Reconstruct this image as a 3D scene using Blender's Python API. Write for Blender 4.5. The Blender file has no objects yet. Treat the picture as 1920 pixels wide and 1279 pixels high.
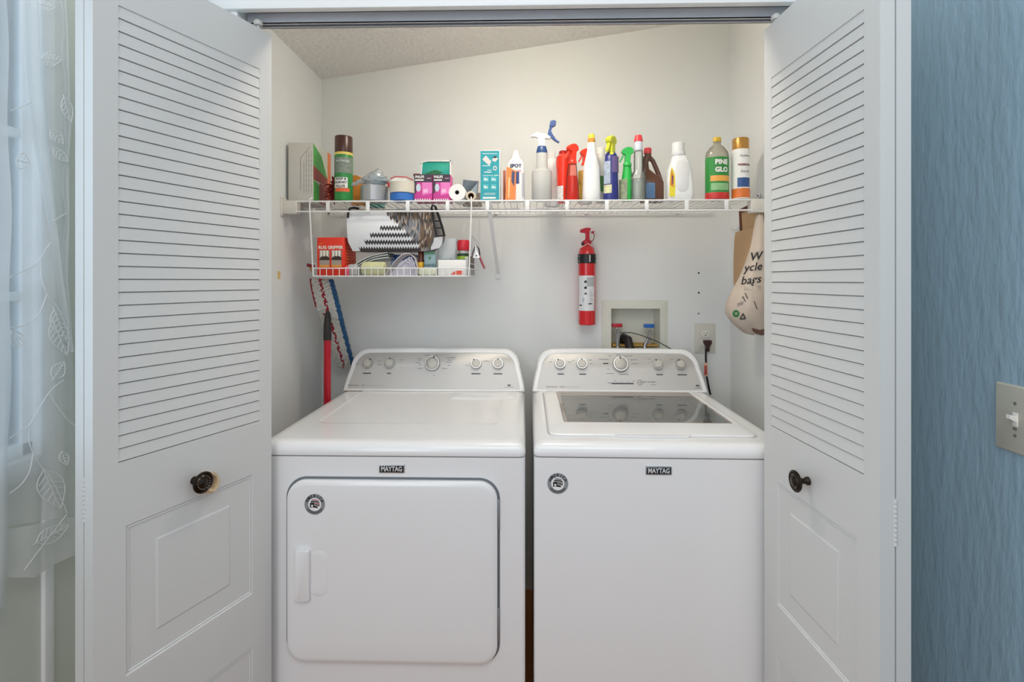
import bpy, bmesh, math, random
from math import sin, cos, pi, radians, atan2, sqrt
from mathutils import Vector, Matrix
random.seed(7)
sc = bpy.context.scene
COL = sc.collection

# ------------------------------------------------------------------ camera
F, TH, EYE, HY = 950.0, radians(1.327), 1.364, 527.0
cam_d = bpy.data.cameras.new('camera'); cam = bpy.data.objects.new('camera', cam_d); COL.objects.link(cam)
cam.location = (0, 0, EYE); cam.rotation_euler = (pi/2, 0, TH)
cam_d.sensor_width = 36; cam_d.lens = F/1920*36
cam_d.shift_y = -(639.5-HY)/1920; cam_d.clip_start = .05
sc.camera = cam
# ------------------------------------------------------------------ world, exposure
world = bpy.data.worlds.new('world'); sc.world = world; world.use_nodes = True
wn = world.node_tree.nodes; wn['Background'].inputs['Color'].default_value = (.90, .95, 1.0, 1)
wn['Background'].inputs['Strength'].default_value = .56
sc.view_settings.view_transform = 'Standard'; sc.view_settings.look = 'None'
sc.view_settings.exposure = .09; sc.view_settings.gamma = 1
def area(name, loc, target, sx, sy, power, color):
    l = bpy.data.lights.new(name, 'AREA'); l.shape = 'RECTANGLE'; l.size = sx; l.size_y = sy
    l.energy = power; l.color = color
    o = bpy.data.objects.new(name, l); COL.objects.link(o); o.location = loc
    o.rotation_euler = (Vector(target)-Vector(loc)).to_track_quat('-Z', 'Y').to_euler()
    return o
area('room_overhead_fill', (.1, -.45, 2.7), (0, 1.8, .9), 1.5, .9, 12.5, (1, .98, .96))  # added fill from overhead for the appliance tops; no fixture there
area('daylight_outside_window', (-1.95, .62, 1.55), (-.6, 1.0, 1.3), 1.3, 1.5, 20, (.95, .98, 1))
area('room_window_fill', (-1.1, -1.0, 1.6), (.8, 1.2, 1.3), 1.5, 1.4, 20, (.90, .93, 1))  # added fill inside the room, stands in for windows, brightens the blue wall

# ------------------------------------------------------------------ pixel -> place on a known plane
def ray(px, py):
    dx = (px-960)/F
    return dx*cos(TH)-sin(TH), dx*sin(TH)+cos(TH), (HY-py)/F
def W(px, py, Y):
    a, b, c = ray(px, py); t = Y/b
    return Vector((a*t, Y, EYE+c*t))
def WX(px, py, X):
    a, b, c = ray(px, py); t = X/a
    return Vector((X, b*t, EYE+c*t))

# ------------------------------------------------------------------ materials
def rgb(h):
    h = h.lstrip('#'); v = [int(h[i:i+2], 16)/255 for i in (0, 2, 4)]
    return tuple(x/12.92 if x <= .04045 else ((x+.055)/1.055)**2.4 for x in v)+(1,)
MATS = {}
def M(col, rough=.5, metal=0, var=.04, scale=30, bump=0, bscale=60, coat=0, stretch=None, name=None, spec=None):
    key = (col, rough, metal, var, scale, bump, bscale, coat, stretch, spec)
    if key in MATS: return MATS[key]
    m = bpy.data.materials.new(name or 'surface_'+col.lstrip('#')); m.use_nodes = True
    nt = m.node_tree; b = nt.nodes['Principled BSDF']; L = nt.links
    c = rgb(col); b.inputs['Roughness'].default_value = rough; b.inputs['Metallic'].default_value = metal
    if coat: b.inputs['Coat Weight'].default_value = coat
    if spec is not None: b.inputs['Specular IOR Level'].default_value = spec
    tc = nt.nodes.new('ShaderNodeTexCoord'); mp = nt.nodes.new('ShaderNodeMapping')
    L.new(tc.outputs['Object'], mp.inputs['Vector'])
    if stretch: mp.inputs['Scale'].default_value = stretch
    nz = nt.nodes.new('ShaderNodeTexNoise'); nz.inputs['Scale'].default_value = scale; L.new(mp.outputs[0], nz.inputs['Vector'])
    mx = nt.nodes.new('ShaderNodeMix'); mx.data_type = 'RGBA'
    mx.inputs['A'].default_value = tuple(x*(1-var) for x in c[:3])+(1,)
    mx.inputs['B'].default_value = tuple(min(1, x*(1+var)) for x in c[:3])+(1,)
    L.new(nz.outputs['Fac'], mx.inputs['Factor']); L.new(mx.outputs['Result'], b.inputs['Base Color'])
    if bump:
        n2 = nt.nodes.new('ShaderNodeTexNoise'); n2.inputs['Scale'].default_value = bscale; n2.inputs['Detail'].default_value = 4
        L.new(mp.outputs[0], n2.inputs['Vector'])
        bp = nt.nodes.new('ShaderNodeBump'); bp.inputs['Strength'].default_value = min(1, bump); bp.inputs['Distance'].default_value = .004*max(1, bump)
        L.new(n2.outputs['Fac'], bp.inputs['Height']); L.new(bp.outputs[0], b.inputs['Normal'])
    MATS[key] = m
    return m
def clear(col, alpha, name, rough=.05, ior=1.45):
    m = bpy.data.materials.new(name); m.use_nodes = True; nt = m.node_tree
    for n in list(nt.nodes): nt.nodes.remove(n)
    out = nt.nodes.new('ShaderNodeOutputMaterial'); tr = nt.nodes.new('ShaderNodeBsdfTransparent')
    gl = nt.nodes.new('ShaderNodeBsdfGlossy'); df = nt.nodes.new('ShaderNodeBsdfDiffuse'); fr = nt.nodes.new('ShaderNodeFresnel')
    m1 = nt.nodes.new('ShaderNodeMixShader'); m2 = nt.nodes.new('ShaderNodeMixShader')
    c = rgb(col); df.inputs['Color'].default_value = c
    tr.inputs['Color'].default_value = tuple(.35+.65*x for x in c[:3])+(1,)
    gl.inputs['Roughness'].default_value = rough; fr.inputs['IOR'].default_value = ior
    m1.inputs['Fac'].default_value = alpha
    L = nt.links; L.new(tr.outputs[0], m1.inputs[1]); L.new(df.outputs[0], m1.inputs[2])
    L.new(fr.outputs[0], m2.inputs['Fac']); L.new(m1.outputs[0], m2.inputs[1]); L.new(gl.outputs[0], m2.inputs[2])
    L.new(m2.outputs[0], out.inputs['Surface'])
    return m
def sheer(col, alpha, name):
    m = bpy.data.materials.new(name); m.use_nodes = True; nt = m.node_tree
    for n in list(nt.nodes): nt.nodes.remove(n)
    out = nt.nodes.new('ShaderNodeOutputMaterial'); tr = nt.nodes.new('ShaderNodeBsdfTransparent')
    df = nt.nodes.new('ShaderNodeBsdfDiffuse'); tl = nt.nodes.new('ShaderNodeBsdfTranslucent')
    a = nt.nodes.new('ShaderNodeMixShader'); b = nt.nodes.new('ShaderNodeMixShader')
    tc = nt.nodes.new('ShaderNodeTexCoord'); nz = nt.nodes.new('ShaderNodeTexNoise'); nz.inputs['Scale'].default_value = 14
    mr = nt.nodes.new('ShaderNodeMapRange'); mr.inputs['To Min'].default_value = alpha-.06; mr.inputs['To Max'].default_value = alpha+.06
    df.inputs['Color'].default_value = rgb(col); tl.inputs['Color'].default_value = rgb(col)
    a.inputs['Fac'].default_value = .45
    L = nt.links; L.new(tc.outputs['Object'], nz.inputs['Vector']); L.new(nz.outputs['Fac'], mr.inputs['Value'])
    L.new(df.outputs[0], a.inputs[1]); L.new(tl.outputs[0], a.inputs[2])
    L.new(mr.outputs[0], b.inputs['Fac']); L.new(tr.outputs[0], b.inputs[1]); L.new(a.outputs[0], b.inputs[2])
    L.new(b.outputs[0], out.inputs['Surface'])
    return m

WALLC = M('#e9ebea', .75, var=.012, scale=4, bump=.12, bscale=45, name='closet_wall_paint')
POPC = M('#f4f2ee', .9, var=.06, scale=60, bump=3.0, bscale=55, name='popcorn_ceiling')
DOORW = M('#d6d8d7', .42, var=.01, scale=5, name='door_paint')
TRIMW = M('#f3f6f6', .4, var=.01, scale=5, name='trim_paint')
ENAMEL = M('#eff0f1', .22, var=.006, scale=4, coat=.3, name='white_enamel')
ENAM2 = M('#dfe1e3', .3, var=.006, scale=4, name='white_plastic_trim')
SILVER = M('#c6c5c3', .42, .3, var=.02, scale=200, stretch=(.2, 1, 1), name='silver_panel')
CHROME = M('#d8d8d6', .26, 1, var=.02, name='chrome')
SATIN = M('#c2bfb8', .5, .35, var=.02, name='satin_metal')
BLACK = M('#15161a', .45, name='black_plastic')
DARK = M('#4a4d52', .6, name='dark_print')
GREYP = M('#8b8e92', .6, name='grey_print')
WIRE = M('#eeefef', .35, var=.01, name='white_coated_wire')
WHITE = M('#f0f0ee', .4, var=.015, name='white_plastic')
PAPERW = M('#efefec', .7, var=.02, name='white_paper')
RED = M('#d3212a', .35, name='red_plastic')
TEAL = M('#1f9ea3', .5, name='teal_print')

# ------------------------------------------------------------------ mesh builder
def rrect(x0, x1, y0, y1, r, n=6):
    r = max(1e-5, min(r, (x1-x0)/2-1e-5, (y1-y0)/2-1e-5)); P = []
    for cx, cy, a0 in ((x1-r, y0+r, -pi/2), (x1-r, y1-r, 0), (x0+r, y1-r, pi/2), (x0+r, y0+r, pi)):
        for k in range(n+1):
            a = a0+pi/2*k/n; P.append((cx+r*cos(a), cy+r*sin(a)))
    return P
def circ(cx, cy, rx, ry, n, a0=-pi/2):
    return [(cx+rx*cos(a0+2*pi*k/n), cy+ry*sin(a0+2*pi*k/n)) for k in range(n)]
XY = lambda P, z: [Vector((a, b, z)) for a, b in P]
XZ = lambda P, y: [Vector((a, y, b)) for a, b in P]
YZ = lambda P, x: [Vector((x, a, b)) for a, b in P]
class MB:
    def __init__(s): s.v = []; s.f = []; s.m = []
    def face(s, pts, mat=0):
        b = len(s.v); s.v += [Vector(p) for p in pts]; s.f.append(tuple(range(b, b+len(pts)))); s.m.append(mat); return s
    def loft(s, loops, cap0=True, cap1=True, mat=0, closed=True, mats=None):
        b = len(s.v); n = len(loops[0])
        for l in loops: s.v += [Vector(p) for p in l]
        for i in range(len(loops)-1):
            for k in range(n if closed else n-1):
                k2 = (k+1) % n
                s.f.append((b+i*n+k, b+i*n+k2, b+(i+1)*n+k2, b+(i+1)*n+k)); s.m.append(mats[i] if mats else mat)
        if cap0: s.f.append(tuple(b+k for k in reversed(range(n)))); s.m.append(mats[0] if mats else mat)
        if cap1: s.f.append(tuple(b+(len(loops)-1)*n+k for k in range(n))); s.m.append(mats[-1] if mats else mat)
        return s
    def box(s, x0, x1, y0, y1, z0, z1, r=0, mat=0):
        if r <= 0: return s.loft([XY([(x0, y0), (x1, y0), (x1, y1), (x0, y1)], z0), XY([(x0, y0), (x1, y0), (x1, y1), (x0, y1)], z1)], mat=mat)
        L = []
        for d, z in ((r, z0), (r*.3, z0+r*.3), (0, z0+r), (0, z1-r), (r*.3, z1-r*.3), (r, z1)):
            L.append(XY(rrect(x0+d, x1-d, y0+d, y1-d, r, 3), z))
        return s.loft(L, mat=mat)
    def plate(s, x0, x1, z0, z1, r, yb, yf, bev=.002, mat=0, n=6):      # slab facing -Y
        L = [XZ(rrect(x0, x1, z0, z1, r, n), yb), XZ(rrect(x0, x1, z0, z1, r, n), yf+bev)]
        L.append(XZ(rrect(x0+bev*.3, x1-bev*.3, z0+bev*.3, z1-bev*.3, r, n), yf+bev*.3))
        L.append(XZ(rrect(x0+bev, x1-bev, z0+bev, z1-bev, max(r-bev, .0002), n), yf))
        return s.loft(L, mat=mat)
    def lathe(s, prof, c=(0, 0, 0), seg=28, sx=1, sy=1, mat=0, caps=True):
        L = [XY(circ(c[0], c[1], r*sx, r*sy, seg), c[2]+z) for r, z in prof]
        return s.loft(L, caps, caps, mat)
    def tube(s, pts, r, seg=8, closed=False, mat=0, caps=True):
        pts = [Vector(p) for p in pts]; n = len(pts); L = []; up = None
        rs = r if isinstance(r, (list, tuple)) else [r]*n
        for i, p in enumerate(pts):
            if closed: t = pts[(i+1) % n]-pts[i-1]
            else: t = pts[min(i+1, n-1)]-pts[max(i-1, 0)]
            t = t.normalized() if t.length > 0 else Vector((0, 0, 1))
            if up is None: up = Vector((0, 0, 1)) if abs(t.z) < .9 else Vector((0, 1, 0))
            a = t.cross(up); a = a.normalized() if a.length > 1e-6 else t.orthogonal().normalized()
            up = a.cross(t).normalized()
            L.append([p+(a*cos(2*pi*k/seg)+up*sin(2*pi*k/seg))*rs[i] for k in range(seg)])
        if closed: L.append(L[0]); caps = False
        return s.loft(L, caps, caps, mat)
    def prism(s, P, a, b, plane='xz', mat=0, bev=0):
        f = {'xz': XZ, 'xy': XY, 'yz': YZ}[plane]
        if bev:
            cx = sum(p[0] for p in P)/len(P); cy = sum(p[1] for p in P)/len(P)
            R = max(abs(p[0]-cx)+abs(p[1]-cy) for p in P); k = 1-bev/R*1.4
            Q = [(cx+(x-cx)*k, cy+(y-cy)*k) for x, y in P]; sg = 1 if b > a else -1
            return s.loft([f(Q, a), f(P, a+bev*sg), f(P, b-bev*sg), f(Q, b)], mat=mat)
        return s.loft([f(P, a), f(P, b)], mat=mat)
    def text(s, txt, size, x, z, y, wrap=None, mat=0, sy=1.0, fn=None, sxx=1.0, bold=0):
        vs, fs = text_geo(txt, bold); b = len(s.v)
        for vx, vy in vs:
            u, v = vx*size*sxx, vy*size*sy
            if fn: s.v.append(Vector(fn(x+u, z+v)))
            elif wrap: a = (x+u)/wrap; s.v.append(Vector((wrap*sin(a), -wrap*cos(a)+y, z+v)))
            else: s.v.append(Vector((x+u, y, z+v)))
        for f in fs: s.f.append(tuple(b+i for i in f)); s.m.append(mat)
        return s
    def xf(s, mtx):
        s.v = [mtx @ v for v in s.v]; return s
    def join(s, o, mtx=None, dm=0):
        b = len(s.v); s.v += [(mtx @ v if mtx else v.copy()) for v in o.v]
        s.f += [tuple(b+i for i in f) for f in o.f]; s.m += [m+dm for m in o.m]; return s
    def build(s, name, mats, parent=None, ang=38):
        me = bpy.data.meshes.new(name); me.from_pydata(s.v, [], s.f); 
        if not isinstance(mats, (list, tuple)): mats = [mats]
        for m in mats: me.materials.append(m)
        for p, mi in zip(me.polygons, s.m): p.material_index = min(mi, len(mats)-1); p.use_smooth = True
        bm = bmesh.new(); bm.from_mesh(me); bmesh.ops.recalc_face_normals(bm, faces=bm.faces); bm.to_mesh(me); bm.free()
        me.set_sharp_from_angle(angle=radians(ang)); me.update()
        o = bpy.data.objects.new(name, me); COL.objects.link(o)
        if parent: o.parent = parent
        return o
_T = {}
def text_geo(txt, bold=0):
    if (txt, bold) in _T: return _T[(txt, bold)]
    c = bpy.data.curves.new('t', 'FONT'); c.body = txt; c.size = 1; c.align_x = 'CENTER'; c.align_y = 'CENTER'; c.offset = bold
    c.resolution_u = 2
    o = bpy.data.objects.new('t', c); COL.objects.link(o)
    dg = bpy.context.evaluated_depsgraph_get(); me = o.evaluated_get(dg).to_mesh()
    r = ([(v.co.x, v.co.y) for v in me.vertices], [tuple(p.vertices) for p in me.polygons])
    bpy.data.objects.remove(o); bpy.data.curves.remove(c); _T[(txt, bold)] = r
    return r
def tag(o, label, cat, group=None, kind=None):
    if label: o['label'] = label
    if cat: o['category'] = cat
    if group: o['group'] = group
    if kind: o['kind'] = kind
    return o
def thing(name, label, cat, loc=(0, 0, 0), rz=0, group=None):
    o = bpy.data.objects.new(name, None); COL.objects.link(o); o.empty_display_size = .02
    o.location = loc; o.rotation_euler = (0, 0, rz)
    return tag(o, label, cat, group)
def struct(o, label=None):
    o['kind'] = 'structure'
    if label: o['label'] = label
    return o
def at(o, loc, rz=0, rx=0, ry=0): o.location = loc; o.rotation_euler = (rx, ry, rz); return o

# ================================================================== THE SETTING
XL, XR, YB = -.902, .905, 2.24          # closet side walls and back wall
YF = 1.30                                # room face of the closet front wall
zc = lambda X: 2.262+(X-XL)*.1445        # sloped closet ceiling
# back wall with the hole of the washer outlet box
hx0, hx1, hz0, hz1 = .384, .597, 1.07, 1.243
b = MB()
b.face([(XL, YB, 0), (hx0, YB, 0), (hx0, YB, zc(hx0)), (XL, YB, zc(XL))])
b.face([(hx1, YB, 0), (XR, YB, 0), (XR, YB, zc(XR)), (hx1, YB, zc(hx1))])
b.face([(hx0, YB, 0), (hx1, YB, 0), (hx1, YB, hz0), (hx0, YB, hz0)])
b.face([(hx0, YB, hz1), (hx1, YB, hz1), (hx1, YB, zc(hx1)), (hx0, YB, zc(hx0))])
b.face([(XL, YB+.12, 0), (XR, YB+.12, 0), (XR, YB+.12, 2.7), (XL, YB+.12, 2.4)])
struct(b.build('wall_back', WALLC), 'white closet back wall behind the shelf')
struct(MB().box(XL-.08, XL, 1.42, YB+.12, 0, zc(XL)).build('wall_closet_left', WALLC), 'white side wall of the closet beside the dryer')
struct(MB().box(XR, XR+.08, 1.42, YB+.12, 0, zc(XR)).build('wall_closet_right', WALLC), 'white side wall of the closet beside the washer')
b = MB(); b.loft([[Vector((x, y, zc(x)+dz)) for x, y in ((XL-.08, 1.30), (XR+.08, 1.30), (XR+.08, YB+.12), (XL-.08, YB+.12))] for dz in (0, .05)])
struct(b.build('ceiling', POPC), 'sloped popcorn textured closet ceiling')
# floor
wood = M('#a0683c', .45, var=.35, scale=9, stretch=(6, .6, 1), name='wood_floor')
struct(MB().box(-1.25, 1.0, -1.6, YB+.12, -.05, 0).build('floor', wood), 'brown wood floor seen between the machines')
# front wall around the opening
JL, JR = -.748, .748
b = MB()
b.box(-1.17, JL-.02, YF+.012, 1.42, 0, 2.7); b.box(JR+.02, .93, YF+.012, 1.42, 0, 2.7); b.box(JL-.02, JR+.02, YF+.012, 1.395, 2.092, 2.7)
SAGE = M('#dce1d8', .7, var=.02, scale=5, bump=.15, bscale=30, name='sage_wall_paint')
struct(b.build('wall_front', SAGE), 'front wall of the closet around the door opening')
b = MB(); b.box(JL-.02, JL, YF+.005, 1.42, 0, 2.09, .002); b.box(JR, JR+.02, YF+.005, 1.42, 0, 2.09, .002); b.box(JL-.02, JR+.02, YF+.012, 1.395, 2.086, 2.094)
struct(b.build('trim_1', TRIMW), 'white door jamb lining')
zh = W(960, 12.5, YF).z
b = MB(); b.box(JL-.07, JR+.07, YF-.006, YF+.016, zh, zh+.07, .003); b.box(JL-.07, JR+.07, YF-.01, YF+.016, zh+.026, zh+.034, .003)
b.box(JL-.08, JR+.08, YF-.012, YF+.012, zh+.07, 2.5)
struct(b.build('trim_2', TRIMW), 'white header board above the closet opening')
# room side walls
BLUE = M('#9ab6c6', .33, var=.03, scale=6, bump=1.2, bscale=38, stretch=(1, 1.5, .40), name='blue_textured_paint')
struct(MB().box(.93, 1.0, -.6, YF+.02, 0, 2.7).build('wall_right', BLUE), 'blue textured room wall')
XW = -1.17
wy1 = WX(66, 527, XW).y; wzs = WX(60, 850, XW).z; wy0 = .35
b = MB(); WT = .022; b.box(XW-WT, XW, wy1, YF+.12, 0, 2.7); b.box(XW-WT, XW, -.6, wy1, 0, wzs); b.box(XW-WT, XW, -.6, wy0, wzs, 2.7); b.box(XW-WT, XW, wy0, wy1, 2.35, 2.7)
struct(b.build('wall_left', SAGE), 'grey green room wall behind the sheer curtain')
# window
wr = struct(bpy.data.objects.new('window_1', None), 'white framed window behind the sheer curtain'); COL.objects.link(wr)
b = MB(); 
for y0, y1 in ((wy1-.05, wy1), (wy0, wy0+.05)): b.box(XW-.020, XW-.004, y0+.022*(y0 > .9), y1, wzs, 2.35, .002)
b.box(XW-.020, XW-.004, wy0, wy1, wzs, wzs+.03, .002); b.box(XW-.020, XW-.004, wy0, wy1, 2.3, 2.35, .002)
b.build('window_frame', TRIMW, wr)
b = MB(); b.box(XW-.008, XW+.018, wy1-.004, wy1+.035, wzs-.05, 2.42, .004); b.box(XW-.008, XW+.018, wy0, wy1, wzs-.05, wzs-.002, .004)
b.build('window_casing', TRIMW, wr)
b = MB()
for py in (258, 555):
    z = WX(40, py, XW-.035).z; b.box(XW-.016, XW-.006, wy0, wy1, z-.011, z+.011, .002)
b.box(XW-.016, XW-.006, .7, .72, wzs, 2.35, .002)
b.build('window_muntin', TRIMW, wr)
MB().box(XW-.013, XW-.010, wy0, wy1, wzs, 2.35).build('window_pane', clear('#c8dcea', .12, 'window_glass'), wr)
b = MB(); y0 = WX(78, 1150, XW).y; b.box(XW, XW+.012, y0-.004, y0+.022, 0, wzs-.05, .003)
struct(b.build('trim_3', TRIMW), 'white batten on the wall below the window')

# door track
t = thing('door_track', 'long grey metal folding door track under the header', 'door track', (0, 1.362, 2.056))
GALV = M('#c3c7ce', .4, .25, var=.06, scale=20, name='galvanised_track')
b = MB(); b.box(JL+.005, JR-.005, -.017, -.0145, 0, .03); b.box(JL+.005, JR-.005, .0145, .017, .002, .03); b.box(JL+.005, JR-.005, -.017, .017, .0275, .03)
b.box(JL+.005, JR-.005, -.017, -.008, 0, .002); b.box(JL+.005, JR-.005, .008, .017, .002, .004)
b.build('channel', GALV, t)

# ================================================================== LOUVRED FOLDING DOORS
# each panel: local x along the width, face at local y=0 looking to -y, thickness to +y
def louver_panel(root, L, ux0, ux1, ztop_slat, nsl, rects, rects2, face=True, name='door_panel'):
    b = MB(); T = .028; z0, z1 = .012, 2.03; P = .0265
    zb = ztop_slat-(nsl-1)*P
    # stiles and rails around the louver field, and plain field below
    b.box(0, ux0, 0, T, z0, z1); b.box(ux1, L, 0, T, z0, z1)
    b.box(ux0, ux1, 0, T, ztop_slat, z1); b.box(ux0, ux1, .0035, T, z0, zb)
    sb = MB()
    for i in range(nsl-1):
        zt = ztop_slat-i*P; q = [(.0026, zt), (.0002, zt-P+.0024), (.0006, zt-P+.0018), (.0085, zt-P+.0012), (.0085, zt-P), (.012, zt-P), (.012, zt)]
        sb.loft([[Vector((x, y, z)) for y, z in q] for x in (ux0-.0002, ux1+.0002)])
    # lower part: flat skin with sunk mouldings and raised fields
    zz = [zb, rects[0][1]] + ([] if not rects2 else [])
    b.box(ux0, ux1, 0, .004, rects[0][1], zb)
    b.box(ux0, ux1, 0, .004, rects2[0][1], rects[0][0]); b.box(ux0, ux1, 0, .004, z0, rects2[0][0])
    for (oz0, oz1), (ix0, ix1, iz0, iz1), (ox0, ox1) in (rects, rects2):
        b.box(ux0, ox0, 0, .004, oz0, oz1); b.box(ox1, ux1, 0, .004, oz0, oz1)
        R = lambda d: [(ox0+d, oz0+d), (ox1-d, oz0+d), (ox1-d, oz1-d), (ox0+d, oz1-d)]
        I = lambda d: [(ix0-d, iz0-d), (ix1+d, iz0-d), (ix1+d, iz1+d), (ix0-d, iz1+d)]
        b.loft([XZ(R(0), 0), XZ(R(.003), .003), XZ(R(.006), .0015), XZ(R(.009), .005), XZ(R(.012), .0035), XZ(R(.015), .0068), XZ(R(.018), .0068), XZ(I(.004), .0032), XZ(I(0), .0015)], cap0=False)
    p = b.build(name, DOORW, root, 8)
    if face: sb.build('louver_slats', DOORW, p)
    else: sb.build('louver_slats', DOORW, p)
    return p
def knob(root, x, z):
    KS = Matrix.Scale(1.24, 4)
    b = MB(); pr = [(.0075, 0), (.0075, .004), (.005, .008), (.0055, .014), (.011, .020), (.0175, .022), (.0195, .024), (.0195, .0262), (.0165, .0275), (.0150, .0262), (.0128, .0285), (.0105, .0270), (.0085, .0282), (.0062, .0300), (.003, .031), (.0005, .0312)]
    b.lathe(pr, seg=32); b.xf(Matrix.Translation((x, 0, z)) @ Matrix.Rotation(pi/2, 4, 'X') @ KS)
    k = b.build('knob', M('#3b332c', .28, .9, var=.3, scale=260, name='antique_bronze'), root)
    b = MB()
    for q in range(16):
        a = 2*pi*q/16; b.lathe([(.0001, 0), (.0011, .0006), (.0001, .0014)], (.0118*cos(a), .0118*sin(a), .0272), 8)
    b.xf(Matrix.Translation((x, 0, z)) @ Matrix.Rotation(pi/2, 4, 'X') @ KS); b.build('knob_beading', M('#b9b0a0', .25, .9, name='worn_bronze'), k)
def hingebar(root, x, y, z0, n=5):
    b = MB()
    for i in range(n*2):
        b.tube([(x, y, z0+i*.0088), (x, y, z0+i*.0088+.0076)], .0036, 10)
    b.build('hinge', DOORW, root)
def roller(root, x, y):
    b = MB(); b.lathe([(.004, 0), (.004, .012), (.010, .013), (.0115, .017), (.0115, .022), (.009, .026), (.004, .027)], (x, y, 2.030), 20)
    b.build('guide_roller', M('#c9cac6', .4, name='nylon_roller'), root)
def planeu(P0, d, px):
    a, bb, c = ray(px, 500)
    det = a*(-d[1])-bb*(-d[0]); t = (P0[0]*(-d[1])-P0[1]*(-d[0]))/det; u = (a*P0[1]-bb*P0[0])/det
    return abs(u)
# left pair
sl = lambda px: 694*(388.1+.4525*(509-px))/388.1
def campt(px, s): 
    a, bb, c = ray(px, 500); return Vector((a*F/s, bb*F/s, 0))
Fp, Np = campt(509, sl(509)), campt(174, sl(174)); dl = (Fp-Np); LL = dl.length; dl.normalize()
angL = atan2(dl.y, dl.x)
uL = lambda px: planeu((Np.x, Np.y), (dl.x, dl.y), px)
u = [uL(p) for p in (222, 487, 236, 474, 297.5, 430)]
pitch = .0265
dA = struct(bpy.data.objects.new('door_1', None), 'left white louvred folding door, folded open'); COL.objects.link(dA)
dA.location = (Np.x, Np.y, 0); dA.rotation_euler = (0, 0, angL)
rA = [(.553, .862), (u[4], u[5], .613, .804), (u[2], u[3])]
rB = [(.10, .415), (u[4], u[5], .16, .357), (u[2], u[3])]
louver_panel(dA, LL, u[0], u[1], EYE+.559, 36, rA, rB)
pB = louver_panel(dA, LL, LL-u[1], LL-u[0], EYE+.559, 36, [(.553, .862), (LL-u[5], LL-u[4], .613, .804), (LL-u[3], LL-u[2])], [(.10, .415), (LL-u[5], LL-u[4], .16, .357), (LL-u[3], LL-u[2])])
pB.location = (LL, .059, 0); pB.rotation_euler = (0, 0, pi)
ku = uL(364); knob(dA, ku, EYE-(893-HY)/sl(385)); hingebar(dA, .001, .0295, EYE-(990-HY)/sl(160)); roller(dA, LL-.03, .014)
# right pair
sr = lambda px: 706*(371.5+.743*(px-1433))/371.5
Fr, Nr = campt(1433, sr(1433)), campt(1650, sr(1650)); dr = Nr-Fr; LR = dr.length; dr.normalize()
angR = atan2(dr.y, dr.x)
uR = lambda px: planeu((Fr.x, Fr.y), (dr.x, dr.y), px)
u = [uR(p) for p in (1446, 1620, 1457, 1606, 1481, 1568)]
dB = struct(bpy.data.objects.new('door_2', None), 'right white louvred folding door, folded open'); COL.objects.link(dB)
dB.location = (Fr.x, Fr.y, 0); dB.rotation_euler = (0, 0, angR)
louver_panel(dB, LR, u[0], u[1], EYE+.526, 35, [(.545, .855), (u[4], u[5], .605, .797), (u[2], u[3])], [(.10, .415), (u[4], u[5], .16, .357), (u[2], u[3])])
pB = louver_panel(dB, LR, LR-u[1], LR-u[0], EYE+.526, 35, [(.545, .855), (LR-u[5], LR-u[4], .605, .797), (LR-u[3], LR-u[2])], [(.10, .415), (LR-u[5], LR-u[4], .16, .357), (LR-u[3], LR-u[2])])
pB.location = (LR, .059, 0); pB.rotation_euler = (0, 0, pi)
knob(dB, uR(1516), EYE-(902-HY)/sr(1516)); hingebar(dB, LR-.001, .0295, EYE-(1035-HY)/sr(1665)); roller(dB, .03, .014)
# ring hanging on the left knob
kz = EYE-(893-HY)/sl(385)
Mk = Matrix.Translation((Np.x, Np.y, 0)) @ Matrix.Rotation(angL, 4, 'Z') @ Matrix.Translation((ku, 0, kz))
b = MB(); L = []
for k in range(33):
    a = 2*pi*k/32; L.append([Vector((r*cos(a), y, r*sin(a))) for r, y in ((.0135, -.007), (.0185, -.008), (.0215, -.003), (.0215, .005), (.0185, .010), (.0135, .009), (.0118, .004), (.0118, -.002))])
b.loft(L, False, False)
rg = b.build('ring', M('#cdb491', .4, var=.35, scale=22, name='cream_and_tan_glaze'))
tag(rg, 'cream and tan ring hanging from the bronze knob of the left folding door', 'ring')
rg.matrix_world = Mk @ Matrix.Translation((.026, -.018, -.012)) @ Matrix.Rotation(radians(18), 4, 'Z') @ Matrix.Rotation(radians(-10), 4, 'X') @ Matrix.Scale(1.12, 4)

# ================================================================== DRYER AND WASHER
YA = 1.385; ZD = .92; CONY = .645; CH, CLEAN = .162, .068
def outline(w, n=7):
    a = w/2; P = [(-a, 0), (-a+.006, .035), (-a+.015, .075)]
    for k in range(n+1):
        t = pi/2*k/n; P.append((-a+.020+.064*(1-cos(t)), .092+(CH-.092)*sin(t)))
    P.append((-a*.5, CH+.0015)); P.append((0, CH+.002))
    return P+[(-x, y) for x, y in reversed(P[:-1])]
def conpt(u, v, d): return Vector((u, CONY+v*CLEAN/CH+d, ZD+v))
def console(root, w):
    O = outline(w); a = w/2
    def ring(k, dv0, dv1, d): return [conpt(u*(1-k/a), dv0+v*(CH-dv0-dv1)/CH, d) for u, v in O]
    b = MB()
    Lb = [Vector((u, CONY+.105, ZD+v*.985)) for u, v in O]
    b.loft([Lb, ring(0, 0, 0, .012), ring(.001, .0005, .001, .006), ring(.004, .001, .004, .001), ring(.008, .003, .007, 0), ring(.018, .007, .015, 0), ring(.0205, .009, .0175, .003)])
    c = b.build('console', ENAMEL, root)
    b = MB(); b.loft([ring(.0195, .0085, .0165, .004), ring(.0195, .0085, .0165, .0018), ring(.020, .009, .017, .0012)])
    b.build('control_panel', SILVER, root)
    return c
NRM = Vector((0, -CH, CLEAN)).normalized()
tilt = atan2(CLEAN, CH)
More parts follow.
